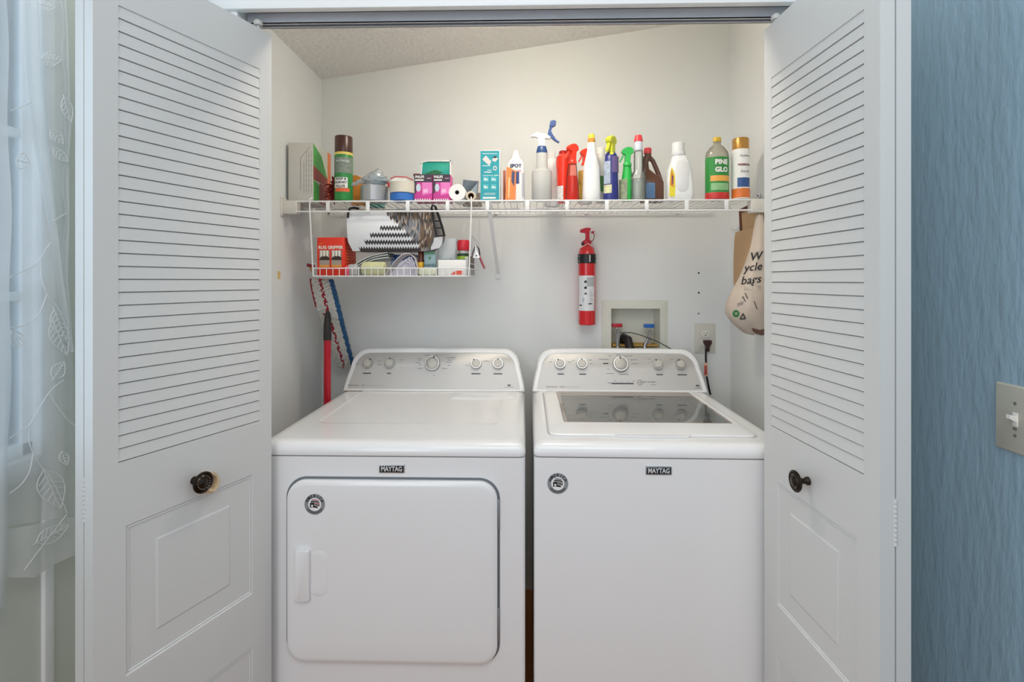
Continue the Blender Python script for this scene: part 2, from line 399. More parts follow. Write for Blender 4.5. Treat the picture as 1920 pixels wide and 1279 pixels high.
def dial(root, wx, r, v, ang):
    b = MB(); b.lathe([(r*1.02, 0), (r*1.06, .004), (r*1.0, .013), (r*.93, .0165), (r*.84, .0165), (r*.80, .0145)], seg=36)
    f = MB(); f.lathe([(r*.80, .010), (r*.78, .0175), (r*.70, .0195), (r*.3, .020), (.0002, .020)], seg=36)
    R = Matrix.Translation(conpt(wx, v, .0012)) @ Matrix.Rotation(pi/2-tilt, 4, 'X')
    k = b.xf(R).build('dial', CHROME, root); k['u'] = wx; f.xf(R).build('dial_cap', SATIN, k)
    p = MB(); p.box(-.0018, .0018, r*.62, r*.93, .016, .0205, .0006); p.xf(R @ Matrix.Rotation(ang, 4, 'Z')).build('dial_pointer', BLACK, k)
def panel_print(root, marks, texts):
    cs = sorted(o['u'] for o in root.children if 'u' in o)
    B = {}
    for (u, v, wd, h, m) in marks:
        near = min(cs, key=lambda c: abs(c-u)); key = near if abs(near-u) < .05 and v > .05 else ('strip', round(u/.08))
        b = B.setdefault(key, MB()); b.face([conpt(u-wd/2, v-h/2, .0007), conpt(u+wd/2, v-h/2, .0007), conpt(u+wd/2, v+h/2, .0007), conpt(u-wd/2, v+h/2, .0007)], m)
    for (s, size, u, v, m) in texts: B.setdefault('t'+s, MB()).text(s, size, u, v, 0, fn=lambda x, z: conpt(x, z, .0007), mat=m)
    for k_, b in B.items(): b.build('dial_markings' if isinstance(k_, float) else ('panel_lettering' if isinstance(k_, str) else 'panel_print'), [DARK, GREYP], root)
def badge(root, x, z, w=.07, h=.0225):
    b = MB(); b.plate(x-w/2, x+w/2, z-h/2, z+h/2, .001, 0, -.004, .001)
    p = b.build('nameplate', M('#b9bbbd', .25, .8, name='nameplate_metal'), root)
    b = MB(); b.plate(x-w/2+.0022, x+w/2-.0022, z-h/2+.0022, z+h/2-.0022, .0005, -.003, -.0044, .0003)
    q = b.build('nameplate_field', M('#1a222b', .3, name='nameplate_black'), p)
    b = MB(); b.text('MAYTAG', .0185, x, z-.0002, -.0048, bold=.03, sxx=.78); b.build('nameplate_lettering', M('#e4e6e8', .3, .3, name='nameplate_letters'), p)
def sticker(root, x, z, r, y, flag):
    b = MB(); n = 40
    b.loft([XZ(circ(x, z, r, r, n), y), XZ(circ(x, z, r, r, n), y-.0006)], mat=0)
    b.loft([XZ(circ(x, z, r*.63, r*.63, n), y-.0006), XZ(circ(x, z, r*.63, r*.63, n), y-.0009)], mat=1)
    yy = y-.0012
    for i, ch in enumerate('AMERICA'):
        a = radians(66-22*i); c0 = Vector((x+r*.80*-sin(a), 0, z+r*.80*cos(a)))
        def fn(uu, vv, a=a, c0=c0): return (c0.x+uu*cos(a)-vv*sin(a), yy, c0.z+uu*sin(a)+vv*cos(a))
        b.text(ch, r*.40, 0, 0, yy, fn=fn, mat=2, bold=.02)
    for i in range(19):                                    # tiny lettering along the lower rim
        a = radians(125+110*i/18); c0 = (x+r*.80*-sin(a), z+r*.80*cos(a)); w_, h_ = r*.035, r*.1
        b.face([(c0[0]+uu*cos(a)-vv*sin(a), yy, c0[1]+uu*sin(a)+vv*cos(a)) for uu, vv in ((-w_, -h_), (w_, -h_), (w_, h_), (-w_, h_))], 4)
    def wave(v0, v1, u0, u1, m):
        P = []; N = 8
        for k in range(N+1): uu = u0+(u1-u0)*k/N; P.append((uu, v1+.10*sin((uu+.6)*3.0)))
        for k in range(N, -1, -1): uu = u0+(u1-u0)*k/N; P.append((uu, v0+.10*sin((uu+.6)*3.0)))
        b.face([(x+p*r, yy, z+q*r) for p, q in P], m)
    wave(.14, .26, -.38, .46, 2); wave(-.02, .10, -.05, .50, 3); wave(-.16, -.05, -.02, .48, 2); wave(-.36, .10, -.46, -.04, 2); wave(-.40, -.22, -.15, .30, 2)
    wave(.30, .40, -.30, .38, 3)
    st = []
    for k in range(10):
        a = pi/2+k*pi/5; rr = .17 if k % 2 == 0 else .075; st.append((x+(-.24+rr*cos(a))*r, yy-.0002, z+(-.13+rr*sin(a))*r))
    b.face(st, 1)
    b.build('round_sticker', [M('#8e9296', .4, name='sticker_grey'), WHITE, BLACK, M('#b06a78' if flag else '#6a6a70', .5, name='sticker_stripe'), M('#5c6064', .6, name='sticker_small_print')], root)
def feet(root, w):
    for sx in (-1, 1):
        for yy in (.05, .62):
            b = MB(); b.lathe([(.02, 0), (.022, .006), (.012, .012), (.012, .03)], (sx*(w/2-.05), yy, 0), 16); b.build('foot', BLACK, root)

# ---- dryer
wD = .737; XD = -.3645
dry = thing('clothes_dryer', 'white front-loading clothes dryer with square door and silver console, left of the washer', 'dryer', (XD, YA, 0))
b = MB(); b.loft([XY(rrect(-wD/2, wD/2, 0, .70, .010, 5), z) for z in (.022, .880)]); b.build('cabinet', ENAMEL, dry)
b = MB(); L = []
for d, z in ((0, .8835), (-.001, .886), (-.001, .896), (.002, .906), (.008, .914), (.018, .9188), (.032, .920), (.040, .920)):
    L.append(XY(rrect(-wD/2+d, wD/2-d, -.002+d, .745, .018, 6), z))
L.append(XY(rrect(-.290, .290, .180, .620, .03, 6), .9200)); L.append(XY(rrect(-.285, .285, .185, .615, .03, 6), .9199)); L.append(XY(rrect(-.282, .282, .189, .611, .028, 6), .9184)); L.append(XY(rrect(-.275, .275, .196, .604, .026, 6), .9183))
b.loft(L); b.build('top_panel', ENAMEL, dry)
b = MB(); b.loft([XY(rrect(.085, .335, .525, .612, .004, 3), .917), XY(rrect(.085, .335, .525, .612, .004, 3), .9215), XY(rrect(.088, .332, .528, .609, .004, 3), .9225), XY(rrect(.115, .305, .585, .600, .004, 3), .9225), XY(rrect(.118, .302, .587, .598, .003, 3), .919)])
b.build('lint_screen_cover', ENAMEL, dry)
MB().box(-.356, -.285, .637, .644, .918, .9212).build('top_slot', M('#7d6d58', .7, name='slot_shadow_gap'), dry)
console(dry, wD)
def dloc(px, py): 
    p = W(px, py, YA+CONY+.0430); return p.x-XD
vk = .1035
for px, r, ang in ((690, .0215, -.75), (731, .0215, -.12), (811, .031, -.25), (893, .0215, .6), (934, .0215, 0)): dial(dry, dloc(px, 683), r, vk, ang)
mk = []
for px, w_ in ((690, .034), (731, .017), (893, .038), (934, .036)): mk.append((dloc(px, 683), .0665, w_, .0042, 0))
for px, vv, w_ in ((710, .113, .012), (752, .118, .014), (670, .102, .012), (712, .100, .02), (842, .127, .024), (843, .118, .016), (842, .110, .022), (842, .098, .012), (786, .124, .02), (786, .118, .012), (783, .108, .02), (788, .100, .012), (788, .086, .022), (800, .137, .022), (818, .137, .012), (834, .086, .022), (815, .059, .008), (850, .129, .022), (850, .123, .01), (912, .115, .022), (876, .098, .014)):
    mk.append((dloc(px, 683), vv, w_, .0022, 1))
mk.append((dloc(708, 723), .0205, .07, .0008, 1)); mk.append((dloc(955, 723), .024, .012, .005, 0)); mk.append((dloc(955, 723), .017, .036, .0016, 1))
panel_print(dry, mk, [('BRAVOS XL', .0085, dloc(668, 723), .0205, 0), ('MCT', .0075, dloc(686, 723), .0205, 0)])
# door
x0, x1 = W(541, 900, YA).x-XD, W(934, 900, YA).x-XD; z0, z1 = W(740, 1238, YA).z, W(740, 898, YA).z
b = MB(); R_ = lambda d: rrect(x0+d, x1-d, z0+d, z1-d, .052-d, 10)
b.loft([XZ(R_(-.005), -.0003), XZ(R_(-.005), -.0012), XZ(R_(0), -.0012), XZ(R_(.0008), .0)], cap1=False); b.build('door_gasket', M('#6f747a', .5, name='door_gap_grey'), dry)
b = MB(); hx = [W(561, 1000, YA).x-XD, W(588, 1000, YA).x-XD, W(620, 1000, YA).x-XD]; hz = [W(600, 1117, YA).z, W(600, 1022, YA).z]
b.loft([XZ(R_(.0012), 0), XZ(R_(.0012), -.010), XZ(R_(.0028), -.0145), XZ(R_(.008), -.0175), XZ(R_(.016), -.0185), XZ(R_(.06), -.0195)])
door = b.build('door', ENAMEL, dry)
b = MB(); b.plate(hx[0], hx[1], hz[0], hz[1], .006, -.018, -.0315, .004); 
b.loft([XZ(rrect(hx[1]-.002, hx[2], hz[0]+.010, hz[1]-.006, .022, 6), -.0196), XZ(rrect(hx[1]-.002, hx[2]-.002, hz[0]+.012, hz[1]-.008, .021, 6), -.0204), XZ(rrect(hx[1]-.002, hx[2]-.012, hz[0]+.024, hz[1]-.020, .016, 6), -.0198)])
b.build('door_handle', ENAMEL, door)
for za, zb_ in ((935, 992), (1138, 1200)):
    b = MB(); b.box(x1-.001, x1+.0045, -.006, -.0012, W(934, zb_, YA).z, W(934, za, YA).z, .001); b.build('door_hinge', M('#9aa0a6', .4, .6, name='hinge_metal'), dry)
badge(dry, W(735, 879, YA).x-XD, W(735, 878.5, YA).z)
sticker(door, W(590, 946, YA-.02).x-XD, W(590, 946, YA-.02).z, .0282, -.0193, True)
feet(dry, wD)

# ---- washer
wW = .699; XWm = .3775
was = thing('washing_machine', 'white top-loading washing machine with glass lid, right of the dryer', 'washing machine', (XWm, YA+.002, 0), radians(-.55))
b = MB(); b.loft([XY(rrect(-wW/2, wW/2, 0, .69, .010, 5), z) for z in (.022, .880)]); b.build('cabinet', ENAMEL, was)
gx0, gx1, gy0, gy1 = .125-XWm, .643-XWm, .190, .632
lx0, lx1, ly0 = .072-XWm, .664-XWm, .062
b = MB(); L = []
for d, z in ((0, .8835), (-.001, .886), (-.001, .896), (.002, .906), (.008, .914), (.018, .9188), (.030, .920), (.034, .9201)):
    L.append(XY(rrect(-wW/2+d, wW/2-d, -.002+d, .742, .018, 6), z))
n28 = 28
L.append(XY(rrect(lx0-.004, lx1+.004, ly0-.004, .64, .03, 6), .921)); L.append(XY(rrect(lx0-.001, lx1+.001, ly0-.001, .64, .028, 6), .914))
L.append(XY(rrect(gx0-.012, gx1+.012, gy0-.012, .636, .03, 6), .912)); L.append(XY(rrect(gx0-.004, gx1+.004, gy0-.004, .63, .05, 6), .888))
cxm, cym = (gx0+gx1)/2, .38
L.append(XY(circ(cxm, cym, .235, .205, n28, -pi/2), .872)); L.append(XY(circ(cxm, cym, .225, .197, n28, -pi/2), .868))
b.loft(L, cap1=False); b.build('top_panel', ENAMEL, was)
b = MB(); b.loft([XY(circ(cxm, cym, .226, .198, n28), .872), XY(circ(cxm, cym, .216, .19, n28), .866), XY(circ(cxm, cym, .216, .19, n28), .55), XY(circ(cxm, cym, .05, .05, n28), .50)], cap0=False, mats=[1, 0, 0])
b.loft([XY(circ(cxm, cym, r, r, n28), z) for r, z in ((.09, .505), (.05, .54), (.035, .60), (.03, .75))], mat=1)
b.build('wash_tub', [M('#9a9fa3', .3, .7, name='tub_steel'), M('#b9c0c4', .4, name='tub_ring_grey')], was)
# lid: frame with front finger tab
def lidloop(d, z):
    P = rrect(lx0+d, lx1-d, ly0+d, .638, .026, 6); Q = []
    return [Vector((x, y, z)) for x, y in P]
b = MB(); b.loft([lidloop(.001, .915), lidloop(.001, .9235), lidloop(.003, .9258), lidloop(.007, .9268), XY(rrect(gx0-.003, gx1+.003, gy0-.003, gy1+.003, .012, 6), .9262), XY(rrect(gx0, gx1, gy0, gy1, .010, 6), .9235), XY(rrect(gx0, gx1, gy0, gy1, .010, 6), .914)], False, False)
b.loft([XY([(-.12, ly0+.004), (-.105, ly0-.010), (.085, ly0-.010), (.10, ly0+.004)], z) for z in (.9215, .9262)])
lid = b.build('lid', ENAMEL, was)
gm = clear('#d5dbdb', .22, 'lid_glass', .02, 3.4)
b = MB(); b.loft([XY(rrect(gx0, gx1, gy0, gy1, .010, 6), z) for z in (.9185, .9245)]); b.build('lid_glass', gm, lid)
b = MB(); i_ = .016
b.loft([XY(rrect(gx0, gx1, gy0, gy1, .010, 6), .9249), XY(rrect(gx0+.010, gx1-.010, gy0+.008, gy1-.075, .012, 6), .9249)], False, False)
b.build('lid_glass_border', M('#8f8078', .12, var=.03, coat=.6, name='glass_border_print'), lid)
console(was, wW)
def wloc(px): return W(px, 684, YA+CONY+.043).x-XWm
for px, r, ang in ((1047, .0215, .45), (1088, .0215, .05), (1160, .031, .03), (1230, .0215, .5), (1272, .0215, .5)): dial(was, wloc(px), r, vk, ang)
mk = []
for px, w_ in ((1048, .026), (1089, .028), (1232, .027), (1274, .038)): mk.append((wloc(px), .066, w_, .0042, 0))
mk.append((wloc(1162), .032, .088, .005, 0))
for px, vv, w_ in ((1142, .137, .014), (1158, .140, .016), (1176, .137, .034), (1130, .123, .04), (1186, .122, .03), (1188, .107, .026), (1137, .085, .01), (1140, .069, .03), (1163, .066, .03), (1172, .066, .012), (1138, .034, .016), (1148, .041, .01), (1160, .041, .006), (1172, .041, .006), (1183, .041, .012), (1030, .112, .01), (1065, .112, .014), (1072, .118, .01), (1104, .12, .014), (1106, .106, .012), (1215, .125, .01), (1258, .125, .012), (1218, .028, .024)):
    mk.append((wloc(px), vv, w_, .0022, 1))
mk.append((wloc(1133), .107, .022, .0045, 0)); mk.append((wloc(1065), .018, .07, .0008, 1)); mk.append((wloc(1300), .026, .014, .006, 0)); mk.append((wloc(1300), .018, .024, .0016, 0))
panel_print(was, mk, [('BRAVOS XL', .0085, wloc(1031), .018, 0), ('MCT', .0075, wloc(1050), .018, 0), ('BEST POWER', .0088, wloc(1211), .038, 0)])
b = MB(); cc = (wloc(1194), .036)
b.loft([[conpt(cc[0]+r*cos(2*pi*k/20), cc[1]+r*sin(2*pi*k/20), .0006) for k in range(20)] for r in (.0105, .0088)], False, False)
b.text('10', .010, cc[0], cc[1], 0, fn=lambda x, z: conpt(x, z, .0006), bold=.02); b.build('warranty_mark', DARK, was)
badge(was, W(1235, 883, YA).x-XWm, W(1235, 882.5, YA).z)
sticker(was, W(1046, 908, YA).x-XWm, W(1046, 908, YA).z, .0285, -.0002, False)
feet(was, wW)
b = MB(); b.plate(-.004, .014, -.022, .022, .002, 0, -.001, .0003); b.text('', .004, 0, 0, 0) if False else None
so = b.build('rating_label', M('#d9dcdd', .5, var=.3, scale=300, name='rating_label_print'), was); so.location = (wW/2-.008, CONY+.088, 1.0); so.rotation_euler = (0, 0, pi/2-.3)

# ================================================================== WIRE SHELF
YS0, YS1 = 1.868, 2.228; ZS = 1.660
SX0, SX1 = W(557, 375, YS0).x, W(1408, 375, YS0).x
sh = thing('wire_shelf', 'white coated wire shelf across the back of the closet', 'wire shelf', (0, YS0, ZS))
b = MB()
for y, z in ((0, 0), (0, -.0375), (.17, -.006), (YS1-YS0, 0)): b.tube([(SX0, y, z), (SX1, y, z)], .0032, 8)
b.build('rail', WIRE, sh)
b = MB(); x = SX0+.006
while x < SX1:
    b.tube([(x, 0, .0015), (x, YS1-YS0, .0015)], .0014, 6); x += .0254
b.build('deck_wires', WIRE, sh)
for i in range(11):
    X = W(615+74.7*i, 385, YS0).x; b = MB(); b.box(X-.007, X+.007, -.003, .001, -.0365, -.0005, .0008); b.build('lip_spacer', WIRE, sh)
for sx, Xw in ((-1, XL), (1, XR)):
    Xe = SX0 if sx < 0 else SX1; b = MB()
    b.box(min(Xw, Xe), max(Xw, Xe), -.004, .030, -.046, .004, .003)
    b.box(min(Xw, Xw-sx*.006), max(Xw, Xw-sx*.006), -.012, .045, -.055, .016, .002)
    b.build('end_bracket', M('#dcd8d0', .5, name='bracket_plastic'), sh)
p0 = W(917, 378, YS0)-Vector((0, YS0, ZS)); p1 = W(934, 512, YB-.012)-Vector((0, YS0, ZS))
b = MB(); b.loft([[p+Vector(q) for q in ((-.007, 0, .003), (.007, 0, .003), (.007, 0, -.003), (-.007, 0, -.003))] for p in (p0+Vector((0, .004, .0)), p0+Vector((0, .02, -.03)), p1)])
b.build('support_brace', WIRE, sh)
b = MB(); b.plate(p1.x-.011, p1.x+.011, p1.z-.026, p1.z+.012, .003, p1.y+.011, p1.y+.003, .001); b.build('brace_foot', WIRE, sh)
for px, py in ((930, 402), (1099, 401), (1270, 401), (617, 401), (1424, 367)):
    if px > 1400: p = WX(px, py, XR-.002); R = Matrix.Rotation(-pi/2, 4, 'Y')
    else: p = W(px, py, YB-.001); R = Matrix.Rotation(pi/2, 4, 'X')
    b = MB(); b.lathe([(.010, 0), (.010, .003), (.005, .005)], seg=14); b.lathe([(.0042, .004), (.0042, .006), (.001, .0065)], seg=10, mat=1)
    b.xf(R); o = b.build('shelf_clip', [WIRE, DARK], sh); o.location = p-Vector((0, YS0, ZS))
TOP = ZS+.0045
for px, py in ((1310, 512), (1310, 549), (1310, 588)):
    p = W(px, py, YB); b = MB(); b.lathe([(.0045, 0), (.0045, .0008), (.002, .0014)], seg=10); b.xf(Matrix.Rotation(pi/2, 4, 'X'))
    o = b.build('screw', DARK if py < 580 else GREYP); o.location = p
    tag(o, {512: 'dark screw in the back wall, topmost of three above the outlet', 549: 'dark screw in the back wall, middle of three above the outlet', 588: 'faint screw in the back wall, lowest of three above the outlet'}[py], 'screw', 'screws in the wall above the outlet')

# ================================================================== SHELF ITEMS
def ext(px0, px1, yt, Y, zb=TOP):
    a, c = W(px0, yt, Y), W(px1, yt, Y)
    return (a.x+c.x)/2, c.x-a.x, a.z-zb
def bottle(name, label, cat, px, yt, Y, parts, dr_=1.0, rz=0, zb=TOP, group=None, tilt_=0):
    X, wd, H = ext(px[0], px[1], yt, Y, zb); R = wd/2
    t = thing(name, label, cat, (X, Y, zb), rz, group); 
    if tilt_: t.rotation_euler = (0, tilt_, rz)
    for p in parts:
        k = p[0]; b = MB()
        if p[1] == 'L':          # lathe: name,'L',mat,profile[,dratio]
            dd = p[4] if len(p) > 4 else dr_
            b.lathe([(max(a*R, .0002), h*H) for a, h in p[3]], seg=32, sy=dd); b.build(k, p[2], t)
        elif p[1] == 'B':        # band: z0,z1,rf,a0,a1
            z0, z1, rf, a0, a1 = p[3]; L = []
            for q in range(25):
                a = radians(a0+(a1-a0)*q/24); L.append([Vector((rf*R*sin(a), -rf*R*dr_*cos(a), z*H)) for z in (z0, z1)])
            b.loft(L, False, False, closed=False)
            b.build(k, p[2], t)
        elif p[1] == 'T':        # texts: list (txt,size,zf,xoff), rf
            for (tx, size, zf, xo) in p[3]:
                def fn(u, v, rf=p[4]): a = u/(rf*R); return (rf*R*sin(a), -rf*R*dr_*cos(a), v)
                b.text(tx, size, xo, zf*H, 0, fn=fn, bold=p[5] if len(p) > 5 else .01)
            b.build(k, p[2], t)
        elif p[1] == 'P':        # side outline prism in metres fractions of H, thickness
            o, th, xo, yo, bev, rot = p[3]
            b.prism([(a*H+xo, c*H) for a, c in o], -th/2, th/2, 'xz', bev=bev)
            b.xf(Matrix.Translation((0, yo, 0)) @ Matrix.Rotation(rot, 4, 'Z')); b.build(k, p[2], t)
    return t, R, H
# 1 cardboard box with photo side
X0, X1 = XL+.012, W(588, 370, 1.90).x; yb0, yb1 = 1.895, 2.07; Hb = W(560, 268, 1.9).z-TOP
t = thing('cardboard_box', 'white cardboard box with green and red printed side, leftmost on the wire shelf', 'box', ((X0+X1)/2, yb0, TOP))
w2 = (X1-X0)/2
MB().box(-w2, w2, 0, yb1-yb0, 0, Hb, .0012).build('carton', M('#d5d2cb', .7, var=.02, name='box_white_card'), t)
b = MB(); D = yb1-yb0; xx = w2+.0004
b.face([(xx, .002, Hb*.62), (xx, D*.8, Hb*.5), (xx, D*.45, Hb*.85), (xx, .002, Hb-.002)], 0)
b.face([(xx, .004, .0), (xx, D*.33, .0), (xx, D*.33, Hb*.32), (xx, .004, Hb*.38)], 0)
b.face([(xx, .002, Hb*.38), (xx, D*.8, Hb*.36), (xx, D*.8, Hb*.5), (xx, .002, Hb*.62)], 1)
b.face([(xx, D*.33, 0), (xx, D*.8, 0), (xx, D*.8, Hb*.36), (xx, D*.33, Hb*.36)], 1)
b.face([(xx, D*.8, 0), (xx, D-.001, 0), (xx, D-.001, Hb-.002), (xx, D*.8, Hb-.002)], 2)
b.face([(xx, D*.45, Hb*.85), (xx, D*.8, Hb*.5), (xx, D*.8, Hb-.002), (xx, .05, Hb-.002)], 3)
b.build('side_print', [M('#4fae4c', .5, name='box_green'), M('#9a3a30', .5, var=.3, scale=60, name='box_red'), M('#e07a45', .5, name='box_orange'), M('#c9cdc0', .5, name='box_pale')], t)
b = MB(); yy = -.0004
for P in ([(0, .04), (-.0, Hb*.74), (w2*.75, Hb*.93)],):
    for (a0, c0), (a1, c1) in zip(P, P[1:]):
        b.face([(a0-.001, yy, c0), (a0+.001, yy, c0), (a1+.001, yy, c1), (a1-.001, yy, c1)])
for c in range(4):
    xq = .012+c*.0095
    for r_ in range(26):
        if c in (0,) and r_ > 19: continue
        b.face([(xq-.0012, yy, .03+r_*.0062), (xq+.0012+(r_ % 3)*.001, yy, .03+r_*.0062), (xq+.0012+(r_ % 3)*.001, yy, .033+r_*.0062), (xq-.0012, yy, .033+r_*.0062)])
b.build('front_print', M('#85857f', .7, name='faint_print'), t)
# 1b red shaggy duster
px = W(616, 340, 1.93); t = thing('duster', 'dark red shaggy duster head between the white box and the brown-capped can', 'duster', (px.x+.004, 1.975, TOP))
b = MB(); random.seed(3)
for k in range(110):
    a = random.uniform(0, 2*pi); e = random.uniform(.1, 1.4); ln = random.uniform(.03, .055)
    c0 = Vector((0, 0, random.uniform(.01, .08)))
    d = Vector((cos(a)*cos(e)*.6, sin(a)*cos(e)*.6, sin(e)*1.0-.15)).normalized(); q = [c0, c0+d*ln*.6, c0+d*ln+Vector((0, 0, -.012))]
    b.tube([(p.x*.8, p.y, max(p.z, .001)) for p in q], [.003, .0032, .0012], 5)
b.build('shaggy_head', M('#8c2026', .75, var=.3, scale=80, name='dark_red_chenille'), t)
MB().tube([(0, 0, .03), (.0, .03, .11)], .006, 10).build('stem', M('#8c2a2a', .5, name='dark_red_plastic'), t)
# 2 wasp spray can
GRN = M('#2f8a41', .35, var=.25, scale=70, name='green_can_print'); BRN = M('#4b2a23', .3, name='brown_cap')
bottle('spray_can', 'green insect killer spray can with brown cap, on the left of the shelf', 'spray can', (628, 661), 257, 1.897, [
    ('can', 'L', GRN, [(.86, 0), (.97, .004), (1, .02), (1, .72), (.97, .735), (.9, .74)]),
    ('cap', 'L', BRN, [(.9, .745), (.97, .75), (.97, .985), (.93, .998), (.6, 1)]),
    ('rim', 'L', M('#e8cf6a', .35, name='yellow_rim'), [(.99, .70), (1.02, .705), (1.02, .738), (.96, .745)]),
    ('label', 'B', M('#7f8a80', .5, var=.6, scale=160, name='mottled_print'), (.42, .66, 1.012, -65, 75)),
    ('label_panel', 'B', WHITE, (.19, .35, 1.015, -55, 35)),
    ('label_stripe', 'B', M('#e2633a', .5, name='orange_print'), (.13, .185, 1.012, -50, 50)),
    ('lettering', 'T', BLACK, [('WASP &', .012, .325, -.006), ('HORNET', .012, .27, -.006), ('KILLER', .012, .215, -.006)], 1.03, .03),
    ('brand_lettering', 'T', M('#d8d8d8', .4, name='pale_letters'), [('SPECTRACIDE', .0088, .60, .0)], 1.03, .02)], rz=.15)
# 3 orange sponge-like thing, teal thing
b = MB(); a0 = W(662, 370, 1.98); P = [(0, 0), (.058, 0), (.062, .075), (.052, .105), (.02, .118), (0, .118)]
b.prism(P, 0, .025, 'xz', bev=.003); o = b.build('sponge', M('#df9440', .9, var=.12, bump=.5, bscale=150, name='orange_sponge')); o.location = (a0.x-.01, 1.985, TOP)
tag(o, 'orange sponge standing behind the brown-capped green spray can', 'sponge')
b = MB(); b.box(0, .06, 0, .05, 0, .085, .004); o = b.build('carton', M('#3f8f86', .5, var=.12, name='teal_card')); o.location = (W(690, 340, 2.06).x, 2.05, TOP)
tag(o, 'small dark teal carton behind the plastic bag and the grey tape', 'box')
# 4 tape rolls
def roll(name, label, cat, px, yt, Y, mat, zb=TOP, core=.45, coremat=None, yb=None, group=None):
    X, wd, H = ext(px[0], px[1], yt, Y, zb); R = wd/2; t = thing(name, label, cat, (X, Y, zb), 0, group)
    b = MB(); L = [XY(circ(0, 0, r*R, r*R, 36), z*H) for r, z in ((core, .02), (.97, .0), (1, .03), (1, .97), (.97, 1), (core, .98))]
    b.loft(L, False, False); b.build('tape', mat, t)
    b = MB(); b.loft([XY(circ(0, 0, r*R, r*R, 36), z*H) for r, z in ((core, .0), (core, 1), (core*.92, 1), (core*.92, 0))]+[XY(circ(0, 0, core*R, core*R, 36), 0)], False, False)
    b.build('core', coremat or M('#b79c74', .8, name='cardboard_core'), t); return TOP+H
zg = roll('tape_roll', 'roll of silver-grey duct tape under the crumpled plastic bag', 'tape', (677, 727), 350, 1.915, M('#a9abae', .3, .4, name='duct_tape'))
zb_ = roll('tape_roll', 'roll of bright blue tape, bottom of the stack beside the grey tape', 'tape', (732, 776), 364, 1.902, M('#2c6fc0', .5, name='blue_tape'))
zc_ = roll('tape_roll', 'roll of cream masking tape stacked on the blue tape', 'tape', (731, 778), 343, 1.902, M('#d8d3c4', .6, name='cream_tape'), zb=zb_+.0005)
# plastic bag crumpled with blue content
X, wd, H = ext(668, 727, 317, 1.93)
random.seed(11)
def crumple(name, cx, cy, cz, rx, ry, rz_, mat, label, cat, seed, amp=.25, top=None):
    random.seed(seed); b = MB(); L = []; N = 22; K = 12
    for i in range(K+1):
        v = -pi/2+pi*i/K; ring = []
        for k in range(N):
            a = 2*pi*k/N; q = 1+amp*(random.random()-.5)*(1 if 0 < i < K else 0)
            x = rx*cos(v)*cos(a)*q; y = ry*cos(v)*sin(a)*q; z = rz_*sin(v)*(1+amp*.5*(random.random()-.5))
            if top and v > 0: x += top[0]*(v/(pi/2))**2; z += top[1]*(v/(pi/2))**3
            ring.append(Vector((x, y, max(z, -rz_))))
        L.append(ring)
    b.loft(L); o = b.build(name, mat, ang=20); o.location = (cx, cy, cz); tag(o, label, cat); return o
bagm = clear('#dfe6ea', .45, 'plastic_film', .12, 1.5)
sb_ = crumple('plastic_bag', W(706, 340, 1.935).x, 1.915, zg+.024, .048, .04, .024, bagm, 'crumpled clear plastic bag with a pale blue item, on the grey tape roll', 'plastic bag', 5, .4, (.012, .022))
b = MB(); L = []; random.seed(9)
for i in range(9):
    f = i/8; c = Vector((-.03-.055*f, -.012-.01*f, .0-.022*f)); L.append([c+Vector((0, .012*cos(a)*(1-.5*f), (.014*(1-.55*f))*sin(a)))*random.uniform(.7, 1.2) for a in [2*pi*k/8 for k in range(8)]])
b.loft([[Vector(p) for p in l] for l in L]); b.build('twisted_neck', bagm, sb_, 20)
b = MB(); b.lathe([(.012, 0), (.018, .003), (.018, .028), (.012, .032)], (.012, 0, -.02), 20, 1.4, .9); b.build('blue_content', M('#9fc6d3', .5, name='pale_blue_plastic'), sb_)
# white printed carton on masking tape
b = MB(); b.prism([(-.045, 0), (.046, 0), (.044, .026), (.018, .043), (-.025, .046), (-.040, .03)], -.025, .025, 'xz', bev=.002)
ob_ = b.build('paper_wrapper', PAPERW); ob_.location = (W(754, 330, 1.925).x, 1.925, zc_+.001); tag(ob_, 'white printed wrapper lying on the cream masking tape', 'wrapper')
b = MB()
for (x, z, s) in ((-.026, .016, .5), (.0, .027, .45), (.03, .020, .45)):
    R = Matrix.Translation((x, -.0256, z)) @ Matrix.Rotation(-s, 4, 'Y'); q = MB(); q.box(-.010, .010, 0, .0004, -.004, .004); q.box(-.0085, .0085, -.0003, .0, -.0028, .0028, mat=1); b.join(q, R)
b.build('wrapper_print', [BLACK, PAPERW], ob_); 
b = MB(); b.tube([(-.046, -.02, .01), (-.047, -.02, .03)], .004, 8); b.tube([(-.04, -.02, .044), (-.02, -.02, .052), (.02, -.018, .050), (.045, -.01, .04)], .0018, 6); b.build('red_tag', RED, ob_)
